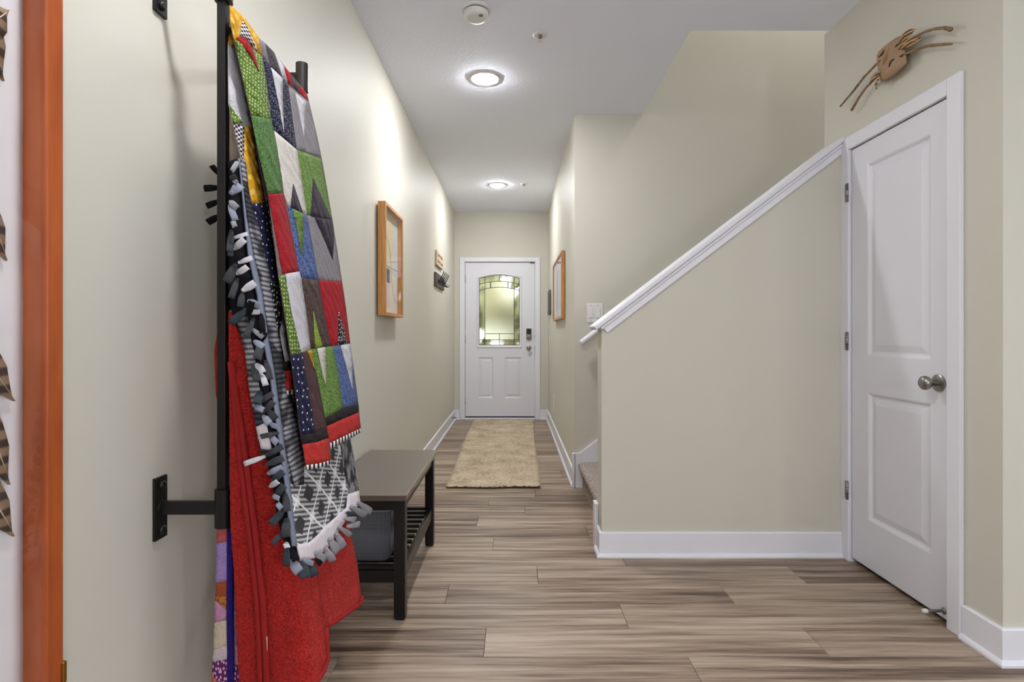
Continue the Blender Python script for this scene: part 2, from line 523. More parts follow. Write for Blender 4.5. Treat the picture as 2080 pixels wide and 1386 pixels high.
def jute():
    t = NT('braided_jute'); t.set(None, .9, 0, .2)
    tc = t.node('ShaderNodeTexCoord'); sp = t.node('ShaderNodeSeparateXYZ'); t.l(tc.outputs['Object'], sp.inputs[0])
    x, y = sp.outputs[0], sp.outputs[1]
    tri = t.math('ABSOLUTE', t.math('SUBTRACT', t.math('FRACT', t.math('MULTIPLY', x, 14.0)), .5))
    h = t.math('FRACT', t.math('ADD', t.math('MULTIPLY', y, 34.0), t.math('MULTIPLY', tri, 1.6)))
    n = t.noise(t.coords((1, 1.6, 1)), 70, 3, .75)
    big = t.noise(t.coords((1, 1, 1)), 5, 2)
    f = t.math('ADD', t.math('MULTIPLY', t.math('ABSOLUTE', t.math('SUBTRACT', h, .5)), .5), t.math('MULTIPLY', n, .75))
    f = t.math('ADD', f, t.math('MULTIPLY', t.math('SUBTRACT', big, .5), .25))
    t.l(t.ramp(f, [(0.38, S(112, 96, 74)), (.47, S(192, 174, 147)), (.66, S(226, 211, 186))]), t.b.inputs['Base Color'])
    t.bump(f, .6, .006)
    return t.m
MT['jute'] = jute()
def carpet():
    t = NT('beige_carpet'); t.set(None, .98, 0, .1)
    v = t.coords(); n = t.noise(v, 120, 3, .8)
    t.l(t.ramp(n, [(.38, S(96, 82, 72)), (.5, S(166, 154, 144)), (.62, S(208, 198, 190))]), t.b.inputs['Base Color'])
    t.bump(n, .8, .008)
    return t.m
MT['carpet'] = carpet()

# ================================================================== the setting
XL, XR, XC = -0.792, 0.442, 1.67          # left wall, hall right wall, closet wall
YD, YS, YK, YC = 7.17, 4.0, 2.76, 1.86     # front door wall, far stair wall, knee wall face, living room corner
KT = 0.13                                  # knee wall thickness
H = 2.74
XT = 4.7                                   # stairwell end
HT = 5.3

def struct(o): o['kind'] = 'structure'; return o

struct(box('wall_left', (XL - .15, XL, BACK_Y, YD, 0, H), MT['wall']))
DX0, DX1, DZ1 = -.672, .289, 2.092
struct(boxes('wall_front', [(XL - .15, DX0, YD, YD + .16, 0, H), (DX1, XR + .3, YD, YD + .16, 0, H), (DX0, DX1, YD, YD + .16, DZ1, H)], MT['wall']))
struct(box('wall_hall_right', (XR, XR + .12, YS + .12, YD, 0, H), MT['wall']))
struct(box('wall_stair_far', (XR, XT, YS, YS + .12, 0, HT), MT['wall']))
# knee wall with a sloping top: rises along the stair
KS = .762
kz0 = 1.13 + (CY - 662) / (F / YK)
def kz(x): return kz0 + KS * (x - XR)
struct(prism('wall_knee', [(XR, 0), (XC, 0), (XC, kz(XC)), (XR, kz(XR))], 'xz', YK, YK + KT, MT['wall']))
# closet wall with its door opening
OY0, OY1, OZ = 2.07, 2.709, 2.06
YE = 2.93
struct(boxes('wall_closet', [(XC, XC + .12, YC, OY0, 0, H), (XC, XC + .12, OY1, YE, 0, H), (XC, XC + .12, OY0, OY1, OZ, H)], MT['wall']))
struct(box('wall_closet_inner', (XC + .12, XC + .16, OY0 - .1, OY1 + .1, 0, OZ + .1), MT['dark']))  # near-black backing stands in for the shade inside the closet
struct(box('wall_corner_right', (XC + .12, XE, YC, YC + .12, 0, H), MT['wall']))
struct(box('wall_stair_near', (XC + .12, XT, YE - .06, YE, 0, H), MT['wall']))
struct(box('wall_stair_upper_near', (.935 - .1, XT, YE - .1, YE - .04, H + .3, HT), MT['wall']))
struct(box('wall_stair_upper_left', (.835, .935, YE - .04, YS, H + .3, HT), MT['wall']))
struct(box('wall_stair_end', (XT, XT + .1, YE - .1, YS + .12, 0, HT), MT['wall']))
a, b, c_, d_ = FILL_SIDE_WIN
struct(boxes('wall_living_right', [(XE, XE + .15, BACK_Y, a, 0, H), (XE, XE + .15, b, YC + .12, 0, H), (XE, XE + .15, a, b, 0, c_), (XE, XE + .15, a, b, d_, H)], MT['wall']))
m = (a + b) / 2
struct(boxes('window_3', [(XE + .04, XE + .1, a, a + .06, c_, d_), (XE + .04, XE + .1, b - .06, b, c_, d_), (XE + .04, XE + .1, m - .04, m + .04, c_, d_), (XE + .04, XE + .1, a + .06, m - .04, c_, c_ + .06),
        (XE + .04, XE + .1, m + .04, b - .06, c_, c_ + .06), (XE + .04, XE + .1, a + .06, m - .04, d_ - .06, d_), (XE + .04, XE + .1, m + .04, b - .06, d_ - .06, d_)], MT['trim']))  # frame of the added right wall window, unseen, for fill daylight
w = []
xs = [XL - .15] + [q for (a, b, _, _) in FILL_WINDOWS for q in (a, b)] + [XE + .15]
for i in range(0, len(xs), 2): w.append((xs[i], xs[i + 1], BACK_Y - .15, BACK_Y, 0, H))
for (a, b, z0, z1) in FILL_WINDOWS:
    w.append((a, b, BACK_Y - .15, BACK_Y, 0, z0)); w.append((a, b, BACK_Y - .15, BACK_Y, z1, H))
struct(boxes('wall_back', w, MT['wall']))
for i, (a, b, z0, z1) in enumerate(FILL_WINDOWS):
    m = (a + b) / 2
    struct(boxes('window_%d' % (i + 1), [(a, a + .06, BACK_Y - .1, BACK_Y - .04, z0, z1), (b - .06, b, BACK_Y - .1, BACK_Y - .04, z0, z1),
        (a + .06, b - .06, BACK_Y - .1, BACK_Y - .04, z0, z0 + .06), (a + .06, b - .06, BACK_Y - .1, BACK_Y - .04, z1 - .06, z1), (m - .03, m + .03, BACK_Y - .1, BACK_Y - .04, z0 + .06, z1 - .06)], MT['trim']))  # frame of the added back wall window, also unseen and for fill
struct(boxes('ceiling', [(XL - .15, .935, BACK_Y - .15, YD + .16, H, H + .3), (.935, XE + .15, BACK_Y - .15, YE - .04, H, H + .3)], MT['ceil']))
struct(box('ceiling_stair', (.8, XT + .1, YE - .2, YS + .12, HT, HT + .1), MT['ceil']))

# floor: every plank its own piece, joints where the photograph shows them
floor = struct(boxes('floor', [(XL, XE, BACK_Y, YC, -.06, -.008), (XL, XT, YC, YD, -.06, -.008), (XL, XE, BACK_Y, -.4, -.008, 0)], MT['floor_base']))
PW, PL, G = .1845, 1.215, .0006
joint = {-1: .606, 0: -.1086, 1: .438, 2: -.292, 3: .108, 4: .544, 5: -.114, 6: .42, 7: -.223, 8: .066, 10: .146}
plank_me = {}
def plank(x0, x1, y0, y1):
    key = (round(x1 - x0, 3), round(y1 - y0, 3))
    cx, cy = (x0 + x1) / 2, (y0 + y1) / 2
    if key in plank_me:
        o = bpy.data.objects.new('plank', plank_me[key])
        C.objects.link(o)
    else:
        hx, hy = (x1 - x0) / 2 - G, (y1 - y0) / 2 - G
        b = .0012
        V = [(-hx, -hy, -.008), (hx, -hy, -.008), (hx, hy, -.008), (-hx, hy, -.008),
             (-hx, -hy, -b), (hx, -hy, -b), (hx, hy, -b), (-hx, hy, -b),
             (-hx + b, -hy + b, 0), (hx - b, -hy + b, 0), (hx - b, hy - b, 0), (-hx + b, hy - b, 0)]
        Fc = [(8, 9, 10, 11)] + [(i, (i + 1) % 4, 4 + (i + 1) % 4, 4 + i) for i in range(4)] + [(4 + i, 4 + (i + 1) % 4, 8 + (i + 1) % 4, 8 + i) for i in range(4)]
        o = obj('plank', V, Fc, MT['plank'])
        plank_me[key] = o.data
    o.location = (cx, cy, 0)
    par(o, floor)
r = -13
while True:
    y0 = 1.904 + PW * r; y1 = y0 + PW
    if y0 >= YD - .001: break
    y1 = min(y1, YD)
    if y0 < -.4: y0 = -.4
    if y1 > -.39:
        xe = 3.4 if y1 <= YC + .06 else (XC + .1 if y0 < YK + .1 else XR + .1)
        j = joint.get(r, random.uniform(0, PL))
        x = j - PL * math.ceil((j - XL) / PL)
        while x < xe - .001:
            a, b = max(x, XL), min(x + PL, xe)
            if b - a > .02: plank(a, b, y0, y1)
            x += PL
    r += 1

# baseboards with a shoe moulding
def baseboard(name, p0, p1, nrm, ext0=0.0, ext1=0.0, h=.125):
    p0, p1, n = Vector(p0 + (0,)), Vector(p1 + (0,)), Vector(nrm + (0,))
    d = (p1 - p0).normalized()
    prof = [(0, 0), (.026, 0), (.026, .008), (.021, .016), (.0135, .020), (.0135, h - .004), (.010, h), (0, h)]
    V = []
    for (a, e) in ((p0, -ext0), (p1, ext1)):
        for (q, z) in prof:
            V.append(a + d * (e * q / .026) + n * q + Vector((0, 0, z)))
    k = len(prof)
    Fc = [tuple(range(k)), tuple(range(2 * k - 1, k - 1, -1))] + [(i, (i + 1) % k, k + (i + 1) % k, k + i) for i in range(k)]
    return struct(obj(name, V, Fc, MT['trim']))
baseboard('baseboard_left', (XL, BACK_Y), (XL, YD), (1, 0))
baseboard('baseboard_hall_right', (XR, YS), (XR, YD), (-1, 0), .0)
baseboard('baseboard_front_left', (XL, YD), (-.725, YD), (0, -1))
baseboard('baseboard_front_right', (.34, YD), (XR, YD), (0, -1))
baseboard('baseboard_knee', (XR, YK), (XC - .017, YK), (0, -1), .026)
baseboard('baseboard_knee_end', (XR, YK), (XR, YK + KT - .03), (-1, 0), .026)
baseboard('baseboard_closet', (XC, YC), (XC, 2.017), (-1, 0), .026)
baseboard('baseboard_corner', (XC, YC), (XE, YC), (0, -1), .026)

# door casings
def casing_y(name, x, y0, y1, z1, w, side):     # on a wall x = const, opening y0..y1
    a, b = (x - .017, x) if side < 0 else (x, x + .017)
    return struct(boxes(name, [(a, b, y0 - w, y0, 0, z1 + w), (a, b, y1, y1 + w, 0, z1 + w), (a, b, y0, y1, z1, z1 + w)], MT['trim'], None, .003))
casing_y('trim_closet', XC, 2.083, 2.696, 2.043, .064, -1)
struct(boxes('trim_closet_jamb', [(XC - .0005, XC + .119, OY0, 2.082, 0, OZ), (XC - .0005, XC + .119, 2.697, OY1, 0, OZ), (XC - .0005, XC + .119, 2.082, 2.697, 2.045, OZ)], MT['trim']))
a, b = YD - .017, YD
struct(boxes('trim_front_door', [(-.722, -.657, a, b, 0, 2.135), (.274, .339, a, b, 0, 2.135), (-.657, .274, a, b, 2.078, 2.135)], MT['trim'], None, .003))
struct(boxes('trim_front_jamb', [(DX0, -.652, YD - .001, YD + .16, 0, DZ1), (.269, DX1, YD - .001, YD + .16, 0, DZ1), (-.652, .269, YD - .001, YD + .16, 2.074, DZ1)], MT['trim']))
struct(box('trim_threshold', (-.652, .269, YD - .03, YD + .16, 0, .022), MT['trim'], None, .004))
struct(box('trim_threshold_sweep', (-.65, .267, YD + .016, YD + .05, .022, .034), MT['dark']))

# knee wall cap: sloping board over an apron strip
def slope_board(name, t0, t1, y0, y1, x0, x1, mat, bev=.004):
    nx, nz = -math.sin(math.atan(KS)), math.cos(math.atan(KS))
    P = [(x0, kz(x0)), (x1, kz(x1))]
    poly = [(P[0][0] + nx * t0, P[0][1] + nz * t0), (P[1][0] + nx * t0, P[1][1] + nz * t0), (P[1][0] + nx * t1, P[1][1] + nz * t1), (P[0][0] + nx * t1, P[0][1] + nz * t1)]
    return struct(prism(name, poly, 'xz', y0, y1, mat, None, bev))
slope_board('trim_knee_cap', .0, .024, YK - .03, YK + KT + .03, XR - .03, XC - .002, MT['trim'], .006)
slope_board('trim_knee_cap_moulding', -.016, .0, YK - .02, YK + KT + .02, XR - .012, XC - .004, MT['trim'], .006)
slope_board('trim_knee_apron', -.045, -.012, YK - .011, YK + KT + .011, XR - .001, XC - .006, MT['trim'], .002)

# ------------------------------------------------------------------ doors
def hole_plate(cols, rows, holes, P):
    """front face grid with rectangular holes. P(a, b) -> 3D"""
    V, Fc, idx = [], [], {}
    def vi(a, b):
        if (a, b) not in idx: idx[(a, b)] = len(V); V.append(P(a, b, 0))
        return idx[(a, b)]
    for i in range(len(cols) - 1):
        for j in range(len(rows) - 1):
            ca, cb = (cols[i] + cols[i + 1]) / 2, (rows[j] + rows[j + 1]) / 2
            if any(h[0] < ca < h[1] and h[2] < cb < h[3] for h in holes): continue
            Fc.append((vi(cols[i], rows[j]), vi(cols[i + 1], rows[j]), vi(cols[i + 1], rows[j + 1]), vi(cols[i], rows[j + 1])))
    return V, Fc

def panel(name, h, P, mat, parent):
    """moulded door panel sunk into its hole: slope in, flat, slope up to a raised field"""
    steps = [(0, 0), (.006, -.002), (.016, -.011), (.024, -.012), (.052, -.004), (.056, -.0035)]
    V, Fc = [], []
    for (ins, d) in steps:
        for (a, b) in ((h[0] + ins, h[2] + ins), (h[1] - ins, h[2] + ins), (h[1] - ins, h[3] - ins), (h[0] + ins, h[3] - ins)):
            V.append(P(a, b, d))
    for i in range(len(steps) - 1):
        for k in range(4):
            Fc.append((i * 4 + k, i * 4 + (k + 1) % 4, i * 4 + 4 + (k + 1) % 4, i * 4 + 4 + k))
    n = (len(steps) - 1) * 4
    Fc.append((n, n + 1, n + 2, n + 3))
    return obj(name, V, Fc, mat, parent)

# closet door on x = XC
dy0, dy1, dz0, dz1 = 2.086, 2.693, .022, 2.040
holes = [(2.184, 2.577, 1.023, 1.935), (2.184, 2.572, .245, .851)]
PX = lambda a, b, d: Vector((XC + .001 - d, a, b))
V, Fc = hole_plate([dy0, 2.184, 2.572, 2.577, dy1], [dz0, .245, .851, 1.023, 1.935, dz1], holes, PX)
n = len(V)
bv, bf = boxvf(XC + .016, XC + .038, dy0, dy1, dz0, dz1)
V += [Vector(q) for q in bv]; Fc += [tuple(i + n for i in q) for q in bf]
n = len(V)
for bx in ((XC + .001, XC + .016, dy0, dy0 + .001, dz0, dz1), (XC + .001, XC + .016, dy1 - .001, dy1, dz0, dz1), (XC + .001, XC + .016, dy0, dy1, dz0, dz0 + .001), (XC + .001, XC + .016, dy0, dy1, dz1 - .001, dz1)):
    bv, bf = boxvf(*bx); n = len(V); V += [Vector(q) for q in bv]; Fc += [tuple(i + n for i in q) for q in bf]
me = bpy.data.meshes.new('door_2'); me.from_pydata([tuple(q) for q in V], [], Fc); me.update()
me.materials.append(MT['door'])
door2 = bpy.data.objects.new('door_2', me); C.objects.link(door2); struct(door2)
for h in holes:
    o = panel('door_panel', h, PX, MT['door'], door2)
for zz in (1.829, 1.093, .353):
    hg = tube('hinge', [(XC - .021, 2.697, zz - .045), (XC - .021, 2.697, zz + .045)], .0065, MT['nickel'], door2)
    box('hinge_leaf', (XC - .0195, XC - .017, 2.692, 2.718, zz - .044, zz + .044), MT['nickel'], hg)
    for q in (-.016, .016):
        tube('knuckle_joint', [(XC - .021, 2.697, zz + q - .001), (XC - .021, 2.697, zz + q + .001)], .0072, MT['dark'], hg)
kn = lathe('door_knob', (XC + .001, 2.14, .936), (-1, 0, 0), [(0, .034), (.006, .034), (.010, .028), (.012, .014), (.030, .011), (.036, .016), (.044, .024), (.054, .028), (.064, .0265), (.071, .019), (.074, .008)], MT['nickel'], door2)
kn['label'] = 'satin nickel round door knob'

# front door with an arched leaded light
FX = lambda u: (u - CX) / 154.1
FZ = lambda v: EYE + (CY - v) / 154.1
YF = YD + .012
gx0, gx1, gz0 = FX(973), FX(1055.5), FZ(701.7)
gcx, ghw = (gx0 + gx1) / 2, (gx1 - gx0) / 2
def arc(v_apex, v_side, x):
    za, zs = FZ(v_apex), FZ(v_side)
    return zs + (za - zs) * (1 - ((x - gcx) / ghw) ** 2)
N = 24
axs = [gx0 + (gx1 - gx0) * i / N for i in range(N + 1)]
top = [(x, arc(558.8, 565.5, x)) for x in axs]
X0, X1, Z0, Z1 = -.649, .266, .036, 2.071
holes = [(-.48, -.279, .277, .819), (-.13, .094, .277, .819)]
PF = lambda a, b, d: Vector((a, YF - d, b))
V, Fc = hole_plate([X0, -.48, -.279, -.13, .094, X1], [Z0, .277, .819, gz0], holes, PF)
n = len(V)
mid = len(top) // 2
L = [(X0, gz0), (gx0, gz0)] + top[:mid + 1] + [(top[mid][0], Z1), (X0, Z1)]
Rr = [(gx1, gz0), (X1, gz0), (X1, Z1), (top[mid][0], Z1)] + top[mid:]
for poly in (L, Rr):
    k = len(V)
    V += [PF(p[0], p[1], 0) for p in poly]
    Fc.append(tuple(range(k, k + len(poly))))
# reveal around the glass and the slab edges
rev = [(gx0, gz0)] + top + [(gx1, gz0)]
k = len(V)
for p in rev: V += [PF(p[0], p[1], 0), PF(p[0], p[1], -.03)]
for i in range(len(rev)):
    j = (i + 1) % len(rev)
    Fc.append((k + 2 * i, k + 2 * j, k + 2 * j + 1, k + 2 * i + 1))
for bx in ((X0, X0 + .002, YF, YF + .045, Z0, Z1), (X1 - .002, X1, YF, YF + .045, Z0, Z1), (X0, X1, YF, YF + .045, Z1 - .002, Z1), (X0, X1, YF, YF + .045, Z0, Z0 + .002),
           (X0, X1, YF + .03, YF + .045, Z0, gz0), (X0, gx0, YF + .03, YF + .045, gz0, Z1), (gx1, X1, YF + .03, YF + .045, gz0, Z1)):
    bv, bf = boxvf(*bx); k = len(V); V += [Vector(q) for q in bv]; Fc += [tuple(i + k for i in q) for q in bf]
k = len(V)
poly = top + [(gx1, Z1), (gx0, Z1)]
V += [PF(p[0], p[1], -.045) for p in poly]; Fc.append(tuple(range(k, k + len(poly))))
me = bpy.data.meshes.new('door_1'); me.from_pydata([tuple(q) for q in V], [], Fc); me.update(); me.materials.append(MT['door'])
door1 = bpy.data.objects.new('door_1', me); C.objects.link(door1); struct(door1)
for h in holes: panel('door_panel', h, PF, MT['door'], door1)
# moulding around the glass
mo = [(FX(968), FZ(707.5)), (FX(968), FZ(562))] + [(x, arc(555.3, 562, x) ) for x in axs[1:-1]] + [(FX(1060.6), FZ(562)), (FX(1060.6), FZ(707.5))]
mi = [(gx0, gz0)] + [top[0]] + top[1:-1] + [top[-1]] + [(gx1, gz0)]
V, Fc = [], []
for i in range(len(mo)):
    o_, i_ = mo[i], mi[i]
    m_ = ((o_[0] + i_[0]) / 2, (o_[1] + i_[1]) / 2)
    V += [PF(o_[0], o_[1], 0), PF(*[o_[0] * .8 + i_[0] * .2, o_[1] * .8 + i_[1] * .2], .009), PF(m_[0], m_[1], .010), PF(i_[0], i_[1], .002)]
for i in range(len(mo)):
    j = (i + 1) % len(mo)
    for q in range(3): Fc.append((4 * i + q, 4 * j + q, 4 * j + q + 1, 4 * i + q + 1))
obj('glazing_moulding', V, Fc, MT['door'], door1)

def pane_mat(name, rough, tint, bscale, bstr):
    t = NT(name)
    t.set(tint, rough, 0, .5)
    t.b.inputs['Transmission Weight'].default_value = 1.0
    t.b.inputs['IOR'].default_value = 1.12
    v = t.coords()
    t.bump(t.noise(v, bscale, 2), bstr, .004)
    return t.m
PM = {'frost': pane_mat('frosted_glass', .42, S(240, 236, 210), 160, .6), 'ripple': pane_mat('rippled_glass', .12, S(226, 228, 214), 45, .8), 'clear': pane_mat('bevelled_glass', .05, S(238, 242, 236), 30, .4)}
vx1, vx2, vc = FX(984.7), FX(1044.2), FX(1014.3)
A1 = lambda x: arc(558.8, 565.5, x); A2 = lambda x: arc(571.2, 577.7, x); A3 = lambda x: arc(583.5, 590, x)
zb1, zb2, zb3 = FZ(678.3), FZ(690.6), FZ(693.2)
cell = lambda v: (lambda x: v)
cells = [(gx0, vx1, cell(gz0), cell(zb3), 'ripple'), (vx1, vc, cell(gz0), cell(zb3), 'ripple'), (vc, vx2, cell(gz0), cell(zb3), 'ripple'), (vx2, gx1, cell(gz0), cell(zb3), 'ripple'),
         (gx0, gx1, cell(zb3), cell(zb2), 'clear'),
         (vx1, vc, cell(zb2), cell(zb1), 'frost'), (vc, vx2, cell(zb2), cell(zb1), 'frost'),
         (vx1, vx2, cell(zb1), A3, 'frost'), (gx0, vx1, cell(zb2), A3, 'ripple'), (vx2, gx1, cell(zb2), A3, 'ripple'),
         (gx0, vx1, A3, A2, 'clear'), (vx1, FX(996.4), A3, A2, 'clear'), (FX(996.4), FX(1032), A3, A2, 'frost'), (FX(1032), vx2, A3, A2, 'clear'), (vx2, gx1, A3, A2, 'clear'),
         (gx0, vx1, A2, A1, 'ripple'), (vx1, vc, A2, A1, 'ripple'), (vc, vx2, A2, A1, 'ripple'), (vx2, gx1, A2, A1, 'ripple')]
for (a, b, lo, hi, kd) in cells:
    m = 8
    pts = [(a + (b - a) * i / m, lo(a + (b - a) * i / m)) for i in range(m + 1)] + [(b - (b - a) * i / m, hi(b - (b - a) * i / m)) for i in range(m + 1)]
    prism('pane', pts, 'xz', YF + .020, YF + .024, PM[kd], door1)
def came(pts, r=.0042): tube('lead_came', [Vector((p[0], YF + .0185, p[1])) for p in pts], r, MT['grey_lead'], door1, 6)
MT['grey_lead'] = simple('lead_came', S(66, 68, 64), .45, .6)
came([(gx0 + .003, gz0), (gx0 + .003, top[0][1])]); came([(gx1 - .003, gz0), (gx1 - .003, top[-1][1])]); came([(gx0, gz0 + .003), (gx1, gz0 + .003)]); came(top)
came([(x, A2(x)) for x in axs]); came([(x, A3(x)) for x in axs])
came([(vx1, gz0), (vx1, A1(vx1))]); came([(vx2, gz0), (vx2, A1(vx2))])
came([(vx1, zb1), (vx2, zb1)]); came([(gx0, zb2), (gx1, zb2)]); came([(gx0, zb3), (gx1, zb3)]); came([(vc, gz0), (vc, zb1)])
came([(vc, A2(vc)), (vc, A1(vc))]); came([(FX(996.4), A3(FX(996.4))), (FX(996.4), A2(FX(996.4)))], .006); came([(FX(1032), A3(FX(1032))), (FX(1032), A2(FX(1032)))], .006)
# lock set
dk = box('deadbolt', (FX(1069), FX(1079.3), YF - .028, YF, FZ(690), FZ(667.5)), MT['nickel'], door1, .006)
box('keypad', (FX(1069) + .003, FX(1079.3) - .003, YF - .032, YF - .028, FZ(679), FZ(668)), MT['black'], dk, .002)
lathe('thumb_turn', (FX(1074.2), YF - .028, FZ(684.5)), (0, -1, 0), [(0, .02), (.012, .019), (.016, .012)], MT['nickel'], dk)
lathe('door_knob', (FX(1074.2), YF, FZ(707)), (0, -1, 0), [(0, .032), (.006, .032), (.01, .026), (.013, .014), (.03, .012), (.038, .02), (.05, .028), (.06, .026), (.068, .012)], MT['nickel'], door1)
for vv in (567, 690, 813):
    tube('hinge', [(X0 - .002, YF - .006, FZ(vv + 8)), (X0 - .002, YF - .006, FZ(vv - 8))], .007, MT['nickel'], door1)
box('door_chime_sensor', (FX(1076), FX(1085), YF - .01, YF, FZ(535.5), FZ(533.8)), MT['plastic_dk'], door1)
for vv in (684, 707):
    box('strike', (X1 - .001, X1 + .003, YF - .005, YF + .02, FZ(vv + 3), FZ(vv - 3)), MT['dark'], door1)

# ------------------------------------------------------------------ outdoors behind the front door glass
MT['grass'] = simple('lawn', S(120, 138, 84), .9, var=.2, vscale=8)
MT['hedge'] = simple('hedge_leaves', S(176, 170, 134), .9, var=.4, vscale=6)
MT['path'] = simple('pale_concrete', S(196, 186, 164), .9, var=.06, vscale=4)
MT['siding'] = simple('tan_siding', S(206, 178, 132), .8)
tag(box('lawn', (-14, 14, YD + .17, 40, -.3, -.12), MT['grass']), 'green lawn outside, blurred through the front door glass', 'lawn', None, 'stuff')
tag(box('garden_path', (-.9, .55, YD + .2, 17, -.12, -.03), MT['path'], None, .01), 'pale concrete path outside the front door glass', 'path')
hs = []
V, Fc = [], []
for k in range(900):
    p = Vector((random.uniform(-7, 7), random.uniform(12, 13.2), random.uniform(.5, 6.0)))
    s = random.uniform(.25, .6)
    q = [p + Vector((random.uniform(-s, s), random.uniform(-s, s), random.uniform(-s, s))) for _ in range(4)]
    n = len(V); V += q; Fc += [(n, n + 1, n + 2), (n, n + 1, n + 3), (n, n + 2, n + 3), (n + 1, n + 2, n + 3)]
tag(obj('hedge', V, Fc, MT['hedge']), 'tall green trees and hedge blurred behind the front door glass', 'hedge', None, 'stuff')

# ================================================================== stairs
stairs = thing('staircase', 'carpeted beige stairs rising to the right behind the half wall', 'stairs', (XR + .03, (YK + KT + YS) / 2, 0))
TR, RI = .25, .1905
ys0, ys1 = YE + .005, YS - .022
for i in range(14):
    x0 = XR + .055 + TR * i
    z = RI * (i + 1)
    zb = 0 if i == 0 else z - RI - .02
    xb = x0 + TR + .06
    prof = [(x0, zb), (x0, z - .062), (x0 - .012, z - .054), (x0 - .026, z - .042), (x0 - .031, z - .026), (x0 - .026, z - .010), (x0 - .012, z), (xb, z), (xb, zb)]
    prism('carpeted_step', prof, 'xz', ys0, ys1, MT['carpet'], stairs, .004)
def skirt(y0, y1, z0, x1):
    xa = XR + .004
    poly = [(xa, .0), (xa, z0), (xa + .03, z0), (x1, z0 + (x1 - xa - .03) * KS), (x1, z0 + (x1 - xa - .03) * KS - .55), (xa + .6, .0)]
    return prism('skirt_board', poly, 'xz', y0, y1, MT['trim'], stairs, .003)
skirt(YS - .02, YS - .0005, .254, 4.0)
skirt(YK + KT + .0005, YE + .003, .235, XC - .01)
struct(box('trim_knee_skirt_end', (XR - .020, XR - .0005, YK + KT - .03, YE, 0, .235), MT['trim'], None, .003))
struct(box('trim_stair_corner', (XR - .018, XR - .0005, YS - .02, YS + .01, 0, .254), MT['trim'], None, .003))

rail = thing('handrail', 'round white handrail on the far stairwell wall', 'handrail', (.48, YS - .07, 1.0))
hy = YS - .07
hz = lambda x: EYE + (CY - 697) * hy / F + (x - .484) * KS
tube('rail', [(.484 - .004, hy, hz(.48)), (.49, hy, hz(.49)), (3.6, hy, hz(3.6))], [.019, .023, .023], MT['trim'], rail, 20)
for x in (.95, 2.1, 3.3):
    bk = tube('bracket', [(x, YS, hz(x) - .09), (x, YS - .04, hz(x) - .085), (x, hy, hz(x) - .05), (x, hy, hz(x) - .02)], .007, MT['nickel'], rail)
    lathe('bracket_rose', (x, YS, hz(x) - .09), (0, -1, 0), [(0, .028), (.005, .026), (.008, .012)], MT['nickel'], bk)

# ================================================================== lights and ceiling fittings
def downlight(x, y, label, grp=None, z=H, k=1.0):
    t = thing('recessed_light', label, 'ceiling light', (x, y, z), grp)
    lathe('trim_ring', (x, y, z), (0, 0, -1), [(0, .096 * k), (.004, .095 * k), (.007, .088 * k), (.0045, .074 * k)], MT['plastic'], t, 40)
    lathe('lens', (x, y, z - .0045), (0, 0, -1), [(0, .072 * k), (.005 * k, .070 * k), (.009 * k, .062 * k), (.013 * k, .044 * k), (.014 * k, .02 * k)], MT['lens'], t, 40, True)
downlight(-.186, 3.43, 'lit round recessed ceiling light nearest the camera in the hallway')
downlight(-.187, 5.89, 'lit round recessed ceiling light deep in the hallway near front door')
for k, (x, y) in enumerate([(-.186, .97), (-.186, -1.6), (2.7, -1.3), (2.7, -3.3), (4.2, -2.3)]):
    downlight(x, y, ('lit recessed ceiling light between the camera and the quilt rack', 'lit recessed ceiling light behind the camera in line with the hallway',
        'lit recessed living room light nearest the floor lamp', 'lit recessed living room light nearest the back window', 'lit recessed living room light nearest the patio window')[k], 'living room recessed lights')  # lights off the hallway row are unseen, added to brighten the room
downlight(2.5, 3.4, 'large lit round ceiling light high above the stairs', None, HT, 1.35)

# unseen fill lamp, a globe on a pole added behind the camera for brightness
fx, fy = .9, -1.2
pd = thing('floor_lamp', 'floor lamp with white glass globe in the living room behind the camera', 'floor lamp', (fx, fy, 0))
lathe('base', (fx, fy, 0), (0, 0, 1), [(0, .14), (.015, .14), (.022, .12), (.024, .02)], MT['nickel'], pd)
tube('pole', [(fx, fy, .02), (fx, fy, 1.16)], .011, MT['nickel'], pd, 12)
lathe('globe', (fx, fy, 1.15), (0, 0, 1), [(.17 - .17 * math.cos(math.pi * i / 14), .17 * math.sin(math.pi * i / 14)) for i in range(15)], MT['globe'], pd)

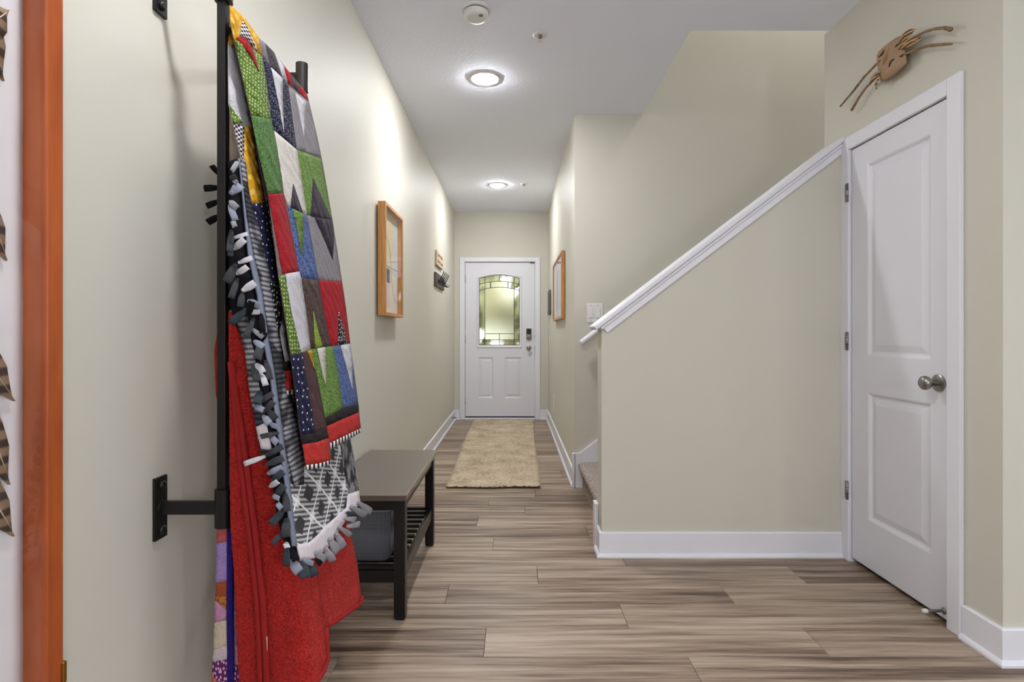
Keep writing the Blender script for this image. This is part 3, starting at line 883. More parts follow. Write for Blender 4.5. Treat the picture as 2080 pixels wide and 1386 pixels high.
sm = thing('smoke_detector', 'round white smoke detector on the ceiling', 'smoke detector', (-.19, 2.70, H))
lathe('base', (-.19, 2.70, H), (0, 0, -1), [(0, .072), (.012, .072), (.014, .068)], MT['plastic'], sm, 40)
lathe('cover', (-.19, 2.70, H - .016), (0, 0, -1), [(0, .058), (.002, .062), (.022, .060), (.030, .052), (.032, .04)], MT['plastic'], sm, 40)
lathe('vent_gap', (-.19, 2.70, H - .013), (0, 0, -1), [(0, .06), (.004, .06)], MT['dark'], sm, 40, False)
lathe('test_button', (-.165, 2.67, H - .047), (0, 0, -1), [(0, .011), (.003, .010)], MT['plastic_dk'], sm, 20)
def sprinkler(x, y, label, s=1.0):
    t = thing('fire_sprinkler', label, 'sprinkler', (x, y, H))
    lathe('escutcheon', (x, y, H), (0, 0, -1), [(0, .040 * s), (.003, .039 * s), (.008, .03 * s), (.006, .018 * s)], MT['plastic'], t, 32)
    lathe('nozzle', (x, y, H - .005), (0, 0, -1), [(0, .012 * s), (.012, .010 * s), (.016, .004)], MT['plastic_dk'], t, 16)
    tube('frame_arm', [(x - .010, y, H - .012), (x - .013, y, H - .024), (x, y, H - .034), (x + .013, y, H - .024), (x + .010, y, H - .012)], .0018, MT['plastic'], t, 6)
    lathe('deflector', (x, y, H - .034), (0, 0, -1), [(0, .014 * s), (.0015, .014 * s)], MT['plastic'], t, 16, False)
sprinkler(.138, 2.93, 'white fire sprinkler in the ceiling beside the smoke detector')
sprinkler(.10, 5.85, 'small fire sprinkler far down the hallway ceiling beside the light', .9)

# ================================================================== plates on walls
sw = thing('switch_plate', 'white light switch plate on the far stair wall above the handrail end', 'switch plate', (.59, YS, 1.28))
box('plate', (.532, .650, YS - .006, YS - .0005, 1.213, 1.351), MT['plastic'], sw, .003)
for x in (.561, .614):
    rk = box('rocker', (x - .016, x + .016, YS - .010, YS - .006, 1.248, 1.316), MT['plastic'], sw, .002)
    for z in (1.225, 1.339):
        lathe('screw', (x, YS - .006, z), (0, -1, 0), [(0, .0035), (.001, .003)], MT['plastic_dk'], sw, 10)
def side_plate(name, y, z, label, cat, w=.072, h=.117):
    t = thing(name, label, cat, (XR, y, z))
    box('plate', (XR - .006, XR - .0005, y - w / 2, y + w / 2, z - h / 2, z + h / 2), MT['plastic'], t, .003)
    return t
t = side_plate('wall_outlet', 6.03, .36, 'white outlet cover low on the right hallway wall', 'outlet', .08, .19)
for dz in (-.04, .04):
    box('socket', (XR - .009, XR - .006, 6.013, 6.047, .36 + dz - .02, .36 + dz + .02), MT['plastic'], t, .002)
t = side_plate('hall_switch', 6.78, 1.06, 'small white switch plate on right hallway wall near the front door', 'switch plate')
box('rocker', (XR - .010, XR - .006, 6.764, 6.796, 1.03, 1.09), MT['plastic'], t, .002)

# ================================================================== door stops
t = thing('door_stop', 'spring door stop with white tip at the foot of the closet door', 'door stop', (XC, 2.115, .05))
lathe('base', (XC, 2.115, .052), (-1, 0, 0), [(0, .013), (.004, .012), (.008, .007)], MT['nickel'], t, 16)
lathe('spring', (XC - .006, 2.115, .052), (-1, 0, 0), [(i * .0035, .0062 if i % 2 else .0048) for i in range(18)], MT['nickel'], t, 14)
lathe('tip', (XC - .066, 2.115, .052), (-1, 0, 0), [(0, .0075), (.012, .0085), (.018, .007)], MT['rubber'], t, 16)
t = thing('baseboard_stop', 'small dark spring door stop on the left hallway baseboard', 'door stop', (XL + .014, 6.75, .08))
lathe('spring', (XL + .013, 6.75, .085), (1, 0, 0), [(i * .004, .006 if i % 2 else .0045) for i in range(16)], MT['iron'], t, 12)
lathe('tip', (XL + .075, 6.75, .085), (1, 0, 0), [(0, .009), (.014, .010), (.018, .008)], MT['rubber'], t, 14)

# ================================================================== rug
V, Fc = [], []
nx, ny = 26, 90
for j in range(ny + 1):
    for i in range(nx + 1):
        s, q = i / nx, j / ny
        y = 3.96 + (7.04 - 3.96) * q
        xl = -.500 - .03 * q + .006 * math.sin(q * 9); xr = .186 + .055 * q + .006 * math.sin(q * 7 + 1)
        x = xl + (xr - xl) * s
        z = .011 + .0015 * noise.noise(Vector((x * 60, y * 60, 0))) + (.004 * max(0, 1 - q * 14) * max(0, (s - .6)) * 3)
        if j == 0: y += .006 * math.sin(s * 11)
        V.append((x, y, z))
for j in range(ny):
    for i in range(nx):
        a = j * (nx + 1) + i
        Fc.append((a, a + 1, a + nx + 2, a + nx + 1))
rug = obj('runner_rug', V, Fc, MT['jute'], None, True)
m = rug.modifiers.new('thick', 'SOLIDIFY'); m.thickness = .0095; m.offset = -1
tag(rug, 'beige braided jute runner lying in the hallway before the front door', 'rug')

# ================================================================== bench and bin
BX0, BX1, BY0, BY1 = -.778, -.420, 2.116, 2.950
bench = thing('bench', 'espresso brown wooden bench with slatted shelf against the left wall', 'bench', ((BX0 + BX1) / 2, (BY0 + BY1) / 2, 0))
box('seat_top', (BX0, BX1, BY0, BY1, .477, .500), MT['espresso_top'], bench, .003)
lx0, lx1 = BX0 + .012, BX1 - .010
LW = .045
for (xa) in (lx0, lx1 - LW):
    for ya in (BY0 + .022, BY1 - .022 - LW):
        lg = box('leg', (xa, xa + LW, ya, ya + LW, .008, .477), MT['espresso'], bench, .003)
        box('foot_pad', (xa + .006, xa + LW - .006, ya + .006, ya + LW - .006, 0, .008), MT['black'], lg, .001)
ly0, ly1 = BY0 + .022, BY1 - .022
for ya in (ly0 + .012, ly1 - .012 - .02):
    box('end_apron', (lx0 + LW, lx1 - LW, ya, ya + .02, .432, .477), MT['espresso'], bench, .002)
    box('end_rail', (lx0 + LW, lx1 - LW, ya, ya + .02, .145, .192), MT['espresso'], bench, .002)
for xa in (lx0 + .008, lx1 - .008 - .02):
    box('side_apron', (xa, xa + .02, ly0 + LW, ly1 - LW, .432, .477), MT['espresso'], bench, .002)
    box('side_rail', (xa, xa + .02, ly0 + LW, ly1 - LW, .145, .200), MT['espresso'], bench, .002)
sl = None
y = ly0 + .034
nsl = 12
for k in range(nsl):
    yk = ly0 + .02 + (ly1 - ly0 - .065) * k / (nsl - 1)
    if sl is None:
        sl = box('shelf_slat', (lx0 + .030, lx1 - .030, 0, .026, .193, .207), MT['espresso'], None, .002); o = sl
    else:
        o = sl.copy(); C.objects.link(o); o.parent = None
    o.location = (0, yk, 0)
    par(o, bench) if k == 0 else None
    if k: o.parent = bench; o.location = Vector((0, yk, 0)) - Vector(bench.location)
bn = thing('storage_bin', 'grey woven fabric storage bin on the bench shelf', 'bin', (-.63, 2.36, .207))
V, Fc = [], []
def rrect(x0, x1, y0, y1, z, r, n=5):
    out = []
    for (cx, cy, a0) in ((x1 - r, y1 - r, 0), (x0 + r, y1 - r, 90), (x0 + r, y0 + r, 180), (x1 - r, y0 + r, 270)):
        for k in range(n):
            a = math.radians(a0 + 90 * k / (n - 1))
            out.append((cx + r * math.cos(a), cy + r * math.sin(a), z))
    return out
lv = [rrect(-.728, -.520, 2.205, 2.49, .2075, .02), rrect(-.738, -.508, 2.196, 2.50, .218, .025), rrect(-.745, -.500, 2.188, 2.51, .415, .022),
      rrect(-.743, -.502, 2.190, 2.508, .418, .022), rrect(-.741, -.504, 2.192, 2.506, .415, .02), rrect(-.732, -.514, 2.20, 2.496, .222, .02)]
k = len(lv[0])
for q in lv: V += q
for i in range(len(lv) - 1):
    for j in range(k): Fc.append((i * k + j, i * k + (j + 1) % k, (i + 1) * k + (j + 1) % k, (i + 1) * k + j))
Fc.append(tuple(range(k - 1, -1, -1))); Fc.append(tuple((len(lv) - 1) * k + j for j in range(k)))
obj('bin_body', V, Fc, MT['bin'], bn, True)
tube('rim_piping', [q for q in rrect(-.7445, -.5005, 2.1885, 2.5095, .416, .022)] + [rrect(-.7445, -.5005, 2.1885, 2.5095, .416, .022)[0]], .0035, MT['f_grey'], bn, 8)

# ================================================================== framed pictures
MT['paper'] = simple('cream_art_paper', S(222, 208, 188), .8, var=.04, vscale=3)
MT['paper_w'] = simple('white_mat_board', S(226, 220, 212), .8)
MT['band1'] = simple('pale_peach_wash', S(214, 192, 166), .8, var=.06, vscale=5)
MT['band2'] = simple('pale_grey_wash', S(202, 198, 190), .8, var=.06, vscale=5)
MT['band3'] = simple('pale_straw_wash', S(220, 198, 150), .8, var=.06, vscale=5)
MT['pencil'] = simple('pencil_line', S(150, 138, 128), .8)
MT['blue_ink'] = simple('blue_grey_wash', S(150, 160, 190), .8)
def picture(name, label, xw, sgn, dep, y0, y1, z0, z1, gap, fw, art):
    """sgn: +1 hangs on a wall facing +x"""
    xb = xw + sgn * gap; xf = xw + sgn * (gap + dep)
    t = thing(name, label, 'picture', (xw, (y0 + y1) / 2, z0))
    X = lambda a, b: (min(a, b), max(a, b))
    a, b = X(xb, xf)
    for (ya, yb) in ((y0, y0 + fw), (y1 - fw, y1)):
        box('frame_stile', (a, b, ya, yb, z0, z1), MT['oak'], t, .002)
    for (za, zb) in ((z0, z0 + fw), (z1 - fw, z1)):
        box('frame_rail', (a, b, y0 + fw, y1 - fw, za, zb), MT['oak_h'], t, .002)
    xp = xw + sgn * (gap + .012)
    a, b = X(xp, xp - sgn * .006)
    box('art_sheet', (a, b, y0 + fw, y1 - fw, z0 + fw, z1 - fw), MT['paper'], t)
    art(t, xp, sgn, y0 + fw, y1 - fw, z0 + fw, z1 - fw)
    xg = xw + sgn * (gap + dep - .008)
    a, b = X(xg, xg + sgn * .002)
    box('picture_glass', (a, b, y0 + fw, y1 - fw, z0 + fw, z1 - fw), MT['glass'], t)
    a, b = X(xw + sgn * .0005, xb)
    box('hanger', (a, b, (y0 + y1) / 2 - .03, (y0 + y1) / 2 + .03, z1 - .12, z1 - .09), MT['iron'], t)
    return t
def art1(t, xp, s, y0, y1, z0, z1):
    w, h = y1 - y0, z1 - z0
    X = lambda d: (min(xp, xp + s * d), max(xp, xp + s * d))
    def band(a0, a1, b0, b1, m, d=.001):
        a, b = X(d); box('painted_band', (a, b, y0 + w * a0, y0 + w * a1, z0 + h * b0, z0 + h * b1), m, t)
    band(.0, .32, .48, .9, MT['band2']); band(.32, .62, .30, .92, MT['band3']); band(.62, .97, .40, .92, MT['band2'])
    band(.05, .5, .05, .44, MT['band1'])
    xl = xp + s * .0015
    tube('drawn_arch', [(xl, y0 + w * (.02 + .55 * math.sin(a)), z0 + h * (.46 + .34 * math.cos(a))) for a in [i * math.pi / 2 / 14 for i in range(15)]], .0016, MT['pencil'], t, 6)
    tube('drawn_line', [(xl, y0, z0 + h * .462), (xl, y1, z0 + h * .462)], .0022, MT['pencil'], t, 6)
    tube('drawn_arch', [(xl, y0 + w * (.98 - .4 * math.sin(a)), z0 + h * (.46 - .34 * math.cos(a))) for a in [i * math.pi / 2 / 14 for i in range(15)]], .0012, MT['pencil'], t, 6)
picture('framed_picture', 'oak framed abstract print hanging on the left wall above the bench', XL, 1, .046, 3.11, 3.60, 1.234, 1.890, .010, .020, art1)
def art2(t, xp, s, y0, y1, z0, z1):
    w, h = y1 - y0, z1 - z0
    X = lambda d: (min(xp, xp + s * d), max(xp, xp + s * d))
    a, b = X(.001)
    box('mat_board', (a, b, y0 + .02, y1 - .02, z0 + .02, z1 - .02), MT['paper_w'], t)
    for (a0, a1, m) in ((.12, .3, MT['band1']), (.36, .5, MT['band2']), (.5, .55, MT['pencil']), (.62, .85, MT['band2'])):
        a, b = X(.002)
        box('painted_band', (a, b, y0 + w * a0, y0 + w * a1, z0 + h * .15, z0 + h * .85), m, t)
picture('framed_picture', 'oak framed pale print hanging on the right hallway wall', XR, -1, .030, 4.74, 5.80, 1.262, 1.856, .004, .022, art2)

tag(prism('wall_plaque', [(6.56, 1.36), (6.84, 1.36), (6.86, 1.40), (6.86, 1.62), (6.84, 1.66), (6.56, 1.66), (6.54, 1.62), (6.54, 1.40)], 'yz', XR - .024, XR - .0005, MT['grey_wood'], None, .004), 'dark weathered wood plaque on the right hallway wall beside front door', 'plaque')

# wooden sign with carved lines of script, and the hook rack under it
sg = thing('wooden_sign', 'pale wooden sign with carved script above the hook rack', 'sign', (XL, 5.65, 1.815))
box('board', (XL + .0005, XL + .022, 5.42, 5.87, 1.815, 1.969), MT['pale_wood'], sg, .008)
MT['carve'] = simple('carved_brown_script', S(168, 144, 114), .8)
random.seed(3)
for zc, ya, yb in ((1.925, 5.47, 5.82), (1.862, 5.47, 5.82)):
    y = ya
    while y < yb - .05:
        w = random.uniform(.07, .12)
        pts = [(XL + .0225, y + w * k / 12, zc + .016 * math.sin(k * 1.9 + y * 9) * random.uniform(.4, 1)) for k in range(13)]
        tube('carved_word', pts, .0035, MT['carve'], sg, 5)
        y += w + .03
hk = thing('hook_rack', 'dark wooden coat rack with black curved hooks below the sign', 'coat rack', (XL, 5.67, 1.60))
box('board', (XL + .0005, XL + .022, 5.35, 5.98, 1.60, 1.742), MT['grey_wood'], hk, .010)
for k in range(5):
    y = 5.46 + .1 * k
    xf = XL + .022
    g = tube('hook', [(xf, y, 1.655), (xf + .012, y, 1.652), (xf + .024, y, 1.672), (xf + .036, y + .02, 1.70), (xf + .050, y + .04, 1.735), (xf + .056, y + .05, 1.765)], [.007, .007, .006, .005, .0045, .004], MT['iron'], hk, 8)
    tube('lower_prong', [(xf + .008, y, 1.65), (xf + .03, y, 1.632), (xf + .055, y + .02, 1.63), (xf + .068, y + .03, 1.645)], [.005, .0045, .004, .0035], MT['iron'], g, 8)
    box('hook_plate', (xf, xf + .004, y - .012, y + .012, 1.628, 1.682), MT['iron'], g, .002)

# ================================================================== shadow box at the left edge
sb = thing('shadow_box', 'cherry wood shadow box with brown striped feathers on white cloth', 'shadow box', (XL, .6, .40))
sx0, sxf, sy0, sy1, sz0, sz1 = XL + .0005, -.730, .20, .8815, .42, 1.80
fwid = .0325
for (ya, yb) in ((sy0, sy0 + fwid), (sy1 - fwid, sy1)):
    box('frame_stile', (sx0, sxf, ya, yb, sz0, sz1), MT['cherry'], sb, .003)
for (za, zb) in ((sz0, sz0 + fwid), (sz1 - fwid, sz1)):
    box('frame_rail', (sx0, sxf, sy0 + fwid, sy1 - fwid, za, zb), MT['cherry'], sb, .003)
V, Fc = [], []
nx, nz = 30, 60
for j in range(nz + 1):
    for i in range(nx + 1):
        y = sy0 + fwid + (sy1 - sy0 - 2 * fwid) * i / nx; z = sz0 + fwid + (sz1 - sz0 - 2 * fwid) * j / nz
        V.append((-.771 + .0016 * noise.noise(Vector((y * 9, z * 9, 1))), y, z))
for j in range(nz):
    for i in range(nx):
        a = j * (nx + 1) + i; Fc.append((a, a + 1, a + nx + 2, a + nx + 1))
MT['satin'] = simple('white_satin_cloth', S(222, 221, 224), .5)
o = obj('backing_cloth', V, Fc, MT['satin'], sb, True)
mm = o.modifiers.new('thick', 'SOLIDIFY'); mm.thickness = .008; mm.offset = 0
box('glass_pane', (-.7375, -.7355, sy0 + fwid, sy1 - fwid, sz0 + fwid, sz1 - fwid), MT['glass'], sb)
def feather_mat(name, a, b, axis, sc):
    t = NT(name); t.set(None, .8, 0, .2)
    wv = t.node('ShaderNodeTexWave', bands_direction=axis, i_Scale=sc, i_Distortion=1.0, i_Detail=2.0)
    t.l(t.coords(), wv.inputs['Vector'])
    t.l(t.ramp(wv.outputs['Fac'], [(.25, a), (.7, b)]), t.b.inputs['Base Color'])
    return t.m
MT['feather'] = feather_mat('banded_brown_feather', S(64, 52, 42), S(146, 122, 98), 'Z', 12)
MT['feather2'] = feather_mat('barred_tan_feather', S(92, 62, 36), S(196, 160, 116), 'Z', 22)
def feather(base, tip, nrm, wid, mat, parent, bend=0.0):
    base, tip, nrm = Vector(base), Vector(tip), Vector(nrm).normalized()
    d = tip - base; Ln = d.length; d.normalize(); sd = nrm.cross(d)
    V, Fc = [], []
    n = 12
    for i in range(n + 1):
        q = i / n
        ww = wid * (math.sin(math.pi * min(1, q * .93 + .05)) ** .6) * (1 if q < .75 else (1 - (q - .75) / .25) ** .7 + .02)
        c = base + d * Ln * q + sd * bend * math.sin(math.pi * q) + nrm * (.012 * math.sin(math.pi * q))
        for (e, h) in ((-1, -.002), (0, .0015), (1, -.002)): V.append(c + sd * ww * e * .5 + nrm * h)
        for (e, h) in ((-1, -.0032), (0, -.001), (1, -.0032)): V.append(c + sd * ww * e * .5 + nrm * h)
    for i in range(n):
        a, b = i * 6, i * 6 + 6
        Fc += [(a, a + 1, b + 1, b), (a + 1, a + 2, b + 2, b + 1), (a + 3, b + 3, b + 4, a + 4), (a + 4, b + 4, b + 5, a + 5), (a, b, b + 3, a + 3), (a + 2, a + 5, b + 5, b + 2)]
    f = obj('feather', V, Fc, mat, parent, True)
    tube('quill', [base + d * Ln * q + sd * bend * math.sin(math.pi * q) + nrm * (.012 * math.sin(math.pi * q) + .002) for q in (0, .25, .5, .75, .92)], [.0016, .0014, .0012, .0009, .0004], MT['pale_wood'], f, 6)
    return f
def sbp(u, v, X=-.762): return wallp(u, v, X)
for (bu, bv, tu, tv, wd) in ((-120, 60, 17, 20, .05), (-110, -140, 8, 165, .06), (-140, 300, 14, 530, .05), (-160, 560, 30, 815, .055), (-110, 700, 20, 985, .05), (-150, 860, 29, 1090, .05), (-190, 480, -40, 700, .06), (-200, 300, -60, 120, .06)):
    feather(sbp(bu, bv), sbp(tu, tv), (1, 0, 0), wd, MT['feather'], sb, random.uniform(-.01, .01))
box('brass_catch', (sxf - .014, sxf + .004, sy1 - .006, sy1 + .002, .565, .60), MT['brass'], sb, .002)

# ================================================================== mask ornament over the closet door
mk = thing('mask_ornament', 'tan clay mask with sleeping face, feathers and twigs above closet door', 'wall ornament', (XC, 2.4, 2.2))
def mp(x, y, d): return wallp(1700 + x / 7.296, 40 + y / 7.296, XC - d)
out = [(610, 480), (680, 410), (760, 345), (880, 262), (950, 240), (978, 290), (1015, 395), (1030, 520), (1042, 640), (900, 790), (720, 915), (645, 905), (618, 800), (592, 650), (588, 525)]
cx_, cy_ = 810, 580
V, Fc = [], []
rings = [(1.0, .0005), (1.0, .030), (.96, .040), (.86, .047), (.5, .052)]
for (s, d) in rings:
    for (x, y) in out: V.append(mp(cx_ + (x - cx_) * s, cy_ + (y - cy_) * s, d))
k = len(out)
for i in range(len(rings) - 1):
    for j in range(k): Fc.append((i * k + j, i * k + (j + 1) % k, (i + 1) * k + (j + 1) % k, (i + 1) * k + j))
Fc.append(tuple(range(k - 1, -1, -1))); Fc.append(tuple((len(rings) - 1) * k + j for j in range(k)))
obj('mask_face', V, Fc, MT['clay'], mk, True)
tube('closed_eye', [mp(705, 450, .049), (mp(665, 515, .052)), mp(620, 555, .047)], [.003, .005, .003], MT['clay_dark'], mk, 8)
tube('closed_eye', [mp(850, 580, .052), mp(805, 615, .053), mp(785, 660, .052), mp(778, 705, .051)], [.003, .005, .005, .003], MT['clay_dark'], mk, 8)
tube('nose', [mp(800, 420, .046), mp(765, 490, .046), mp(738, 570, .048), mp(715, 640, .046), mp(706, 690, .044)], [.004, .010, .013, .011, .004], MT['ochre'], mk, 10)
tube('brow_slit', [mp(940, 340, .046), mp(900, 375, .050), mp(870, 405, .050)], [.003, .006, .004], MT['clay_dark'], mk, 8)
tube('brow_slit', [mp(1020, 500, .042), mp(970, 535, .049), mp(930, 548, .050)], [.003, .005, .003], MT['clay_dark'], mk, 8)
for pts, r in (([(900, 400), (1150, 258), (1300, 182), (1450, 135), (1590, 122), (1690, 145)], [.004, .006, .007, .007, .009, .012]),
               ([(935, 540), (1150, 455), (1350, 388), (1550, 368), (1705, 358)], [.004, .0075, .008, .008, .006]),
               ([(640, 610), (590, 655), (400, 850), (250, 1050), (50, 1285)], [.005, .007, .0075, .0075, .006]),
               ([(620, 830), (560, 880), (430, 1010), (330, 1150), (215, 1345)], [.005, .006, .007, .008, .009])):
    P = [mp(x, y, .034 if i else .05) for i, (x, y) in enumerate(pts)]
    Q, Rd = [], []
    for i in range(len(P) - 1):
        for q in (0, .5): Q.append(P[i].lerp(P[i + 1], q)); Rd.append(r[i] * (1 - q) + r[i + 1] * q)
    Q.append(P[-1]); Rd.append(r[-1])
    tube('twig', Q, [q * .72 for q in Rd], MT['stick'], mk, 8)
for (bx, by, tx, ty, wd) in ((930, 330, 1172, 132, .032), (885, 412, 1262, 280, .036), (640, 760, 480, 965, .024), (635, 850, 586, 1032, .018)):
    feather(mp(bx, by, .05), mp(tx, ty, .045), (-1, 0, 0), wd, MT['feather2'], mk)

# ================================================================== quilt rack on the left wall
rk = thing('quilt_rack', 'black iron wall mounted quilt rack holding four blankets', 'quilt rack', (XL, 1.43, .70))
RXC = -.648
for (y, post_y) in ((1.21, 1.2105), (1.656, 1.656)):
    for zc in (1.909, .743):
        pl = box('wall_plate', (XL + .0005, XL + .007, y - .021, y + .021, zc - .069, zc + .069), MT['iron'], rk, .001)
        for dz in (-.05, .05):
            lathe('bolt', (XL + .007, y, zc + dz), (1, 0, 0), [(0, .010), (.002, .0105), (.006, .0095), (.008, .006)], MT['iron'], pl, 16)
        lathe('weld', (XL + .006, y, zc), (1, 0, 0), [(0, .017), (.003, .014), (.005, .009)], MT['iron'], pl, 10)
        box('arm', (XL + .007, RXC - .016, y - .006, y + .006, zc - .0145, zc + .0145), MT['iron'], rk, .001)
        m = MT['bronze'] if zc > 1.5 else MT['iron']
        sv = lathe('sleeve', (RXC + .0015, y, zc - .043), (0, 0, 1), [(0, .0165), (.001, .0185), (.085, .0185), (.086, .0165)], m, rk, 28)
    pt = box('post', (RXC - .0095, RXC + .0095, post_y - .0095, post_y + .0095, .700, 1.952), MT['iron'], rk, .0015)
    for z in (1.47, 1.13, .80):
        lathe('screw_head', (RXC - .0012, post_y - .0095, z), (0, -1, 0), [(0, .0035), (.001, .003)], MT['iron'], pt, 10)
for z in (1.815, 1.50, 1.14, .86):
    tube('rail', [(RXC, 1.218, z), (RXC, 1.649, z)], .0095, MT['iron'], rk, 14)

# ------------------------------------------------------------------ cloth tools
SL = .162
def lean_y(u, v, c):
    a, b = (u - CX) / F, (CY - v) / F
    return (c + SL * (1.85 - EYE)) / (a + SL * b)
def on_cloth(u, v, c, yn, k=.03, d=0.0):
    """point where the cloth (leaning out from its rail, turning round its near edge) meets the line of sight"""
    y = lean_y(u, v, c)
    y = .5 * (y + yn + math.sqrt((y - yn) ** 2 + k * k)) - d
    return depthp(u, v, y)
def inside(p, poly):
    r = False; n = len(poly)
    for i in range(n):
        a, b = poly[i], poly[(i + 1) % n]
        if (a[1] > p[1]) != (b[1] > p[1]) and p[0] < (b[0] - a[0]) * (p[1] - a[1]) / (b[1] - a[1]) + a[0]: r = not r
    return r
def fill(poly, step):
    B = []
    n = len(poly)
    for i in range(n):
        a, b = Vector(poly[i]), Vector(poly[(i + 1) % n])
        m = max(1, round((b - a).length / step))
        for q in range(m): B.append(a.lerp(b, q / m))
    I = []
    u0, u1 = min(p.x for p in B), max(p.x for p in B); v0, v1 = min(p.y for p in B), max(p.y for p in B)
    v = v0 + step * .6
    row = 0
    while v < v1:
        u = u0 + step * (.3 + .5 * (row % 2))
        while u < u1:
            if inside((u, v), B) and min((Vector((u, v)) - q).length_squared for q in B) > (.5 * step) ** 2: I.append(Vector((u, v)))
            u += step
        v += step; row += 1
    nb = len(B)
    r = delaunay_2d_cdt(B + I, [(i, (i + 1) % nb) for i in range(nb)], [], 1, 1e-5)
    return r[0], r[2]
def sheet(name, poly, c, yn, mat, parent, step=11, d=0.0, k=.03, thick=.006, bump=None, label=None):
    P, T = fill(poly, step)
    V = []
    for p in P:
        e = d + (bump(p.x, p.y) if bump else 0)
        V.append(on_cloth(p.x, p.y, c, yn, k, e))
    me = bpy.data.meshes.new(name); me.from_pydata([tuple(q) for q in V], [], [tuple(t) for t in T]); me.update()
    # face the viewer's side of the room so that the thickness goes inwards
    if sum((Vector(p.center) - Vector((0, 0, EYE))).dot(p.normal) * p.area for p in me.polygons) > 0: me.flip_normals()
    me.materials.append(mat)
    for p in me.polygons: p.use_smooth = True
    o = bpy.data.objects.new(name, me); C.objects.link(o); par(o, parent)
    if thick:
        m = o.modifiers.new('thick', 'SOLIDIFY'); m.thickness = thick; m.offset = -1; m.use_even_offset = False
    if label: o['label'] = label
    return o
def loft(name, levels, mat, parent, smooth=True):
    """levels: (z, x0, x1, y0, y1, corner radius)"""
    V, Fc = [], []
    for (z, x0, x1, y0, y1, r) in levels:
        q = rrect(x0, x1, y0, y1, z, min(r, (x1 - x0) * .49), 6); V += q
    k = len(q)
    for i in range(len(levels) - 1):
        for j in range(k): Fc.append((i * k + j, i * k + (j + 1) % k, (i + 1) * k + (j + 1) % k, (i + 1) * k + j))
    Fc.append(tuple(range(k - 1, -1, -1))); Fc.append(tuple((len(levels) - 1) * k + j for j in range(k)))
    return obj(name, V, Fc, mat, parent, smooth)
def lx(z, c): return c + SL * (1.85 - z)
def cloth_tube(name, pts, c, yn, r, mat, parent, d=0.0, k=.03, n=10):
    Q = []
    for i in range(len(pts) - 1):
        a, b = Vector(pts[i]), Vector(pts[i + 1])
        m = max(1, int((b - a).length / 25))
        for q in range(m):
            p = a.lerp(b, q / m); Q.append(on_cloth(p.x, p.y, c, yn, k, d))
    Q.append(on_cloth(pts[-1][0], pts[-1][1], c, yn, k, d))
    return tube(name, Q, r, mat, parent, n)
nz = lambda u, v, s, o=0: noise.noise(Vector((u / s, v / s, o)))

# ------------------------------------------------------------------ patchwork quilt (top rail)
ka = lambda x, y: (400 + x / 3.465, 0 + y / 3.465)
kb = lambda x, y: (400 + x / 3.465, 300 + y / 3.465)
kc = lambda x, y: (400 + x / 3.465, 600 + y / 3.465)
ql = thing('patchwork_quilt', 'colourful patchwork quilt with pointed patches on the top of the rack', 'quilt', (-.56, 1.4, .82))
QC, QN = -.620, 1.150
# fold valley between the rolled near edge and the flat front, and soft waves
valley = [(300, 270), (462, 398), (525, 840), (560, 1000), (612, 1362), (722, 1910), (800, 2457), (915, 3020), (940, 3250)]
vline = [ka(x, y) for (x, y) in valley]
def vu(v):
    for (a, b) in zip(vline, vline[1:]):
        if v <= b[1]: 
            q = max(0, (v - a[1]) / (b[1] - a[1])); return a[0] + (b[0] - a[0]) * q
    return vline[-1][0]
def qbump(u, v):
    g = (u - vu(v)) / 9.0
    h = -.012 * math.exp(-g * g)
    gl = (u - vu(v) + 17) / 14.0
    h += .010 * math.exp(-gl * gl)
    h += .004 * nz(u, v, 28) + .0025 * nz(u, v, 11, 3)
    h += .006 * math.sin((u - vu(v)) / 60.0 + v / 300.0)
    return h
def q_(name_pts): return name_pts
A_out = [ka(236, 38), ka(330, 118), ka(440, 270), ka(545, 370), ka(660, 520), ka(775, 660), ka(790, 720), ka(880, 1120), kb(955, 510), kb(1022, 940), kc(1080, 340), kc(1138, 770), kc(1155, 965),
         kc(948, 1085), kc(940, 1190), kc(780, 1228), kc(738, 985), kc(665, 420), kb(580, 905), kb(505, 325), ka(385, 810), ka(268, 290), ka(236, 150)]
sheet('front_cloth', A_out, QC, QN, MT['q_taupe'], ql, 10, 0, .03, .003, qbump)
def patch(pts, m, lvl=0, c=QC, yn=QN, bump=qbump, step=9):
    return sheet('patch', pts, c, yn, MT[m], ql, step, .0035 + .0035 * lvl, .03, .0012, bump)
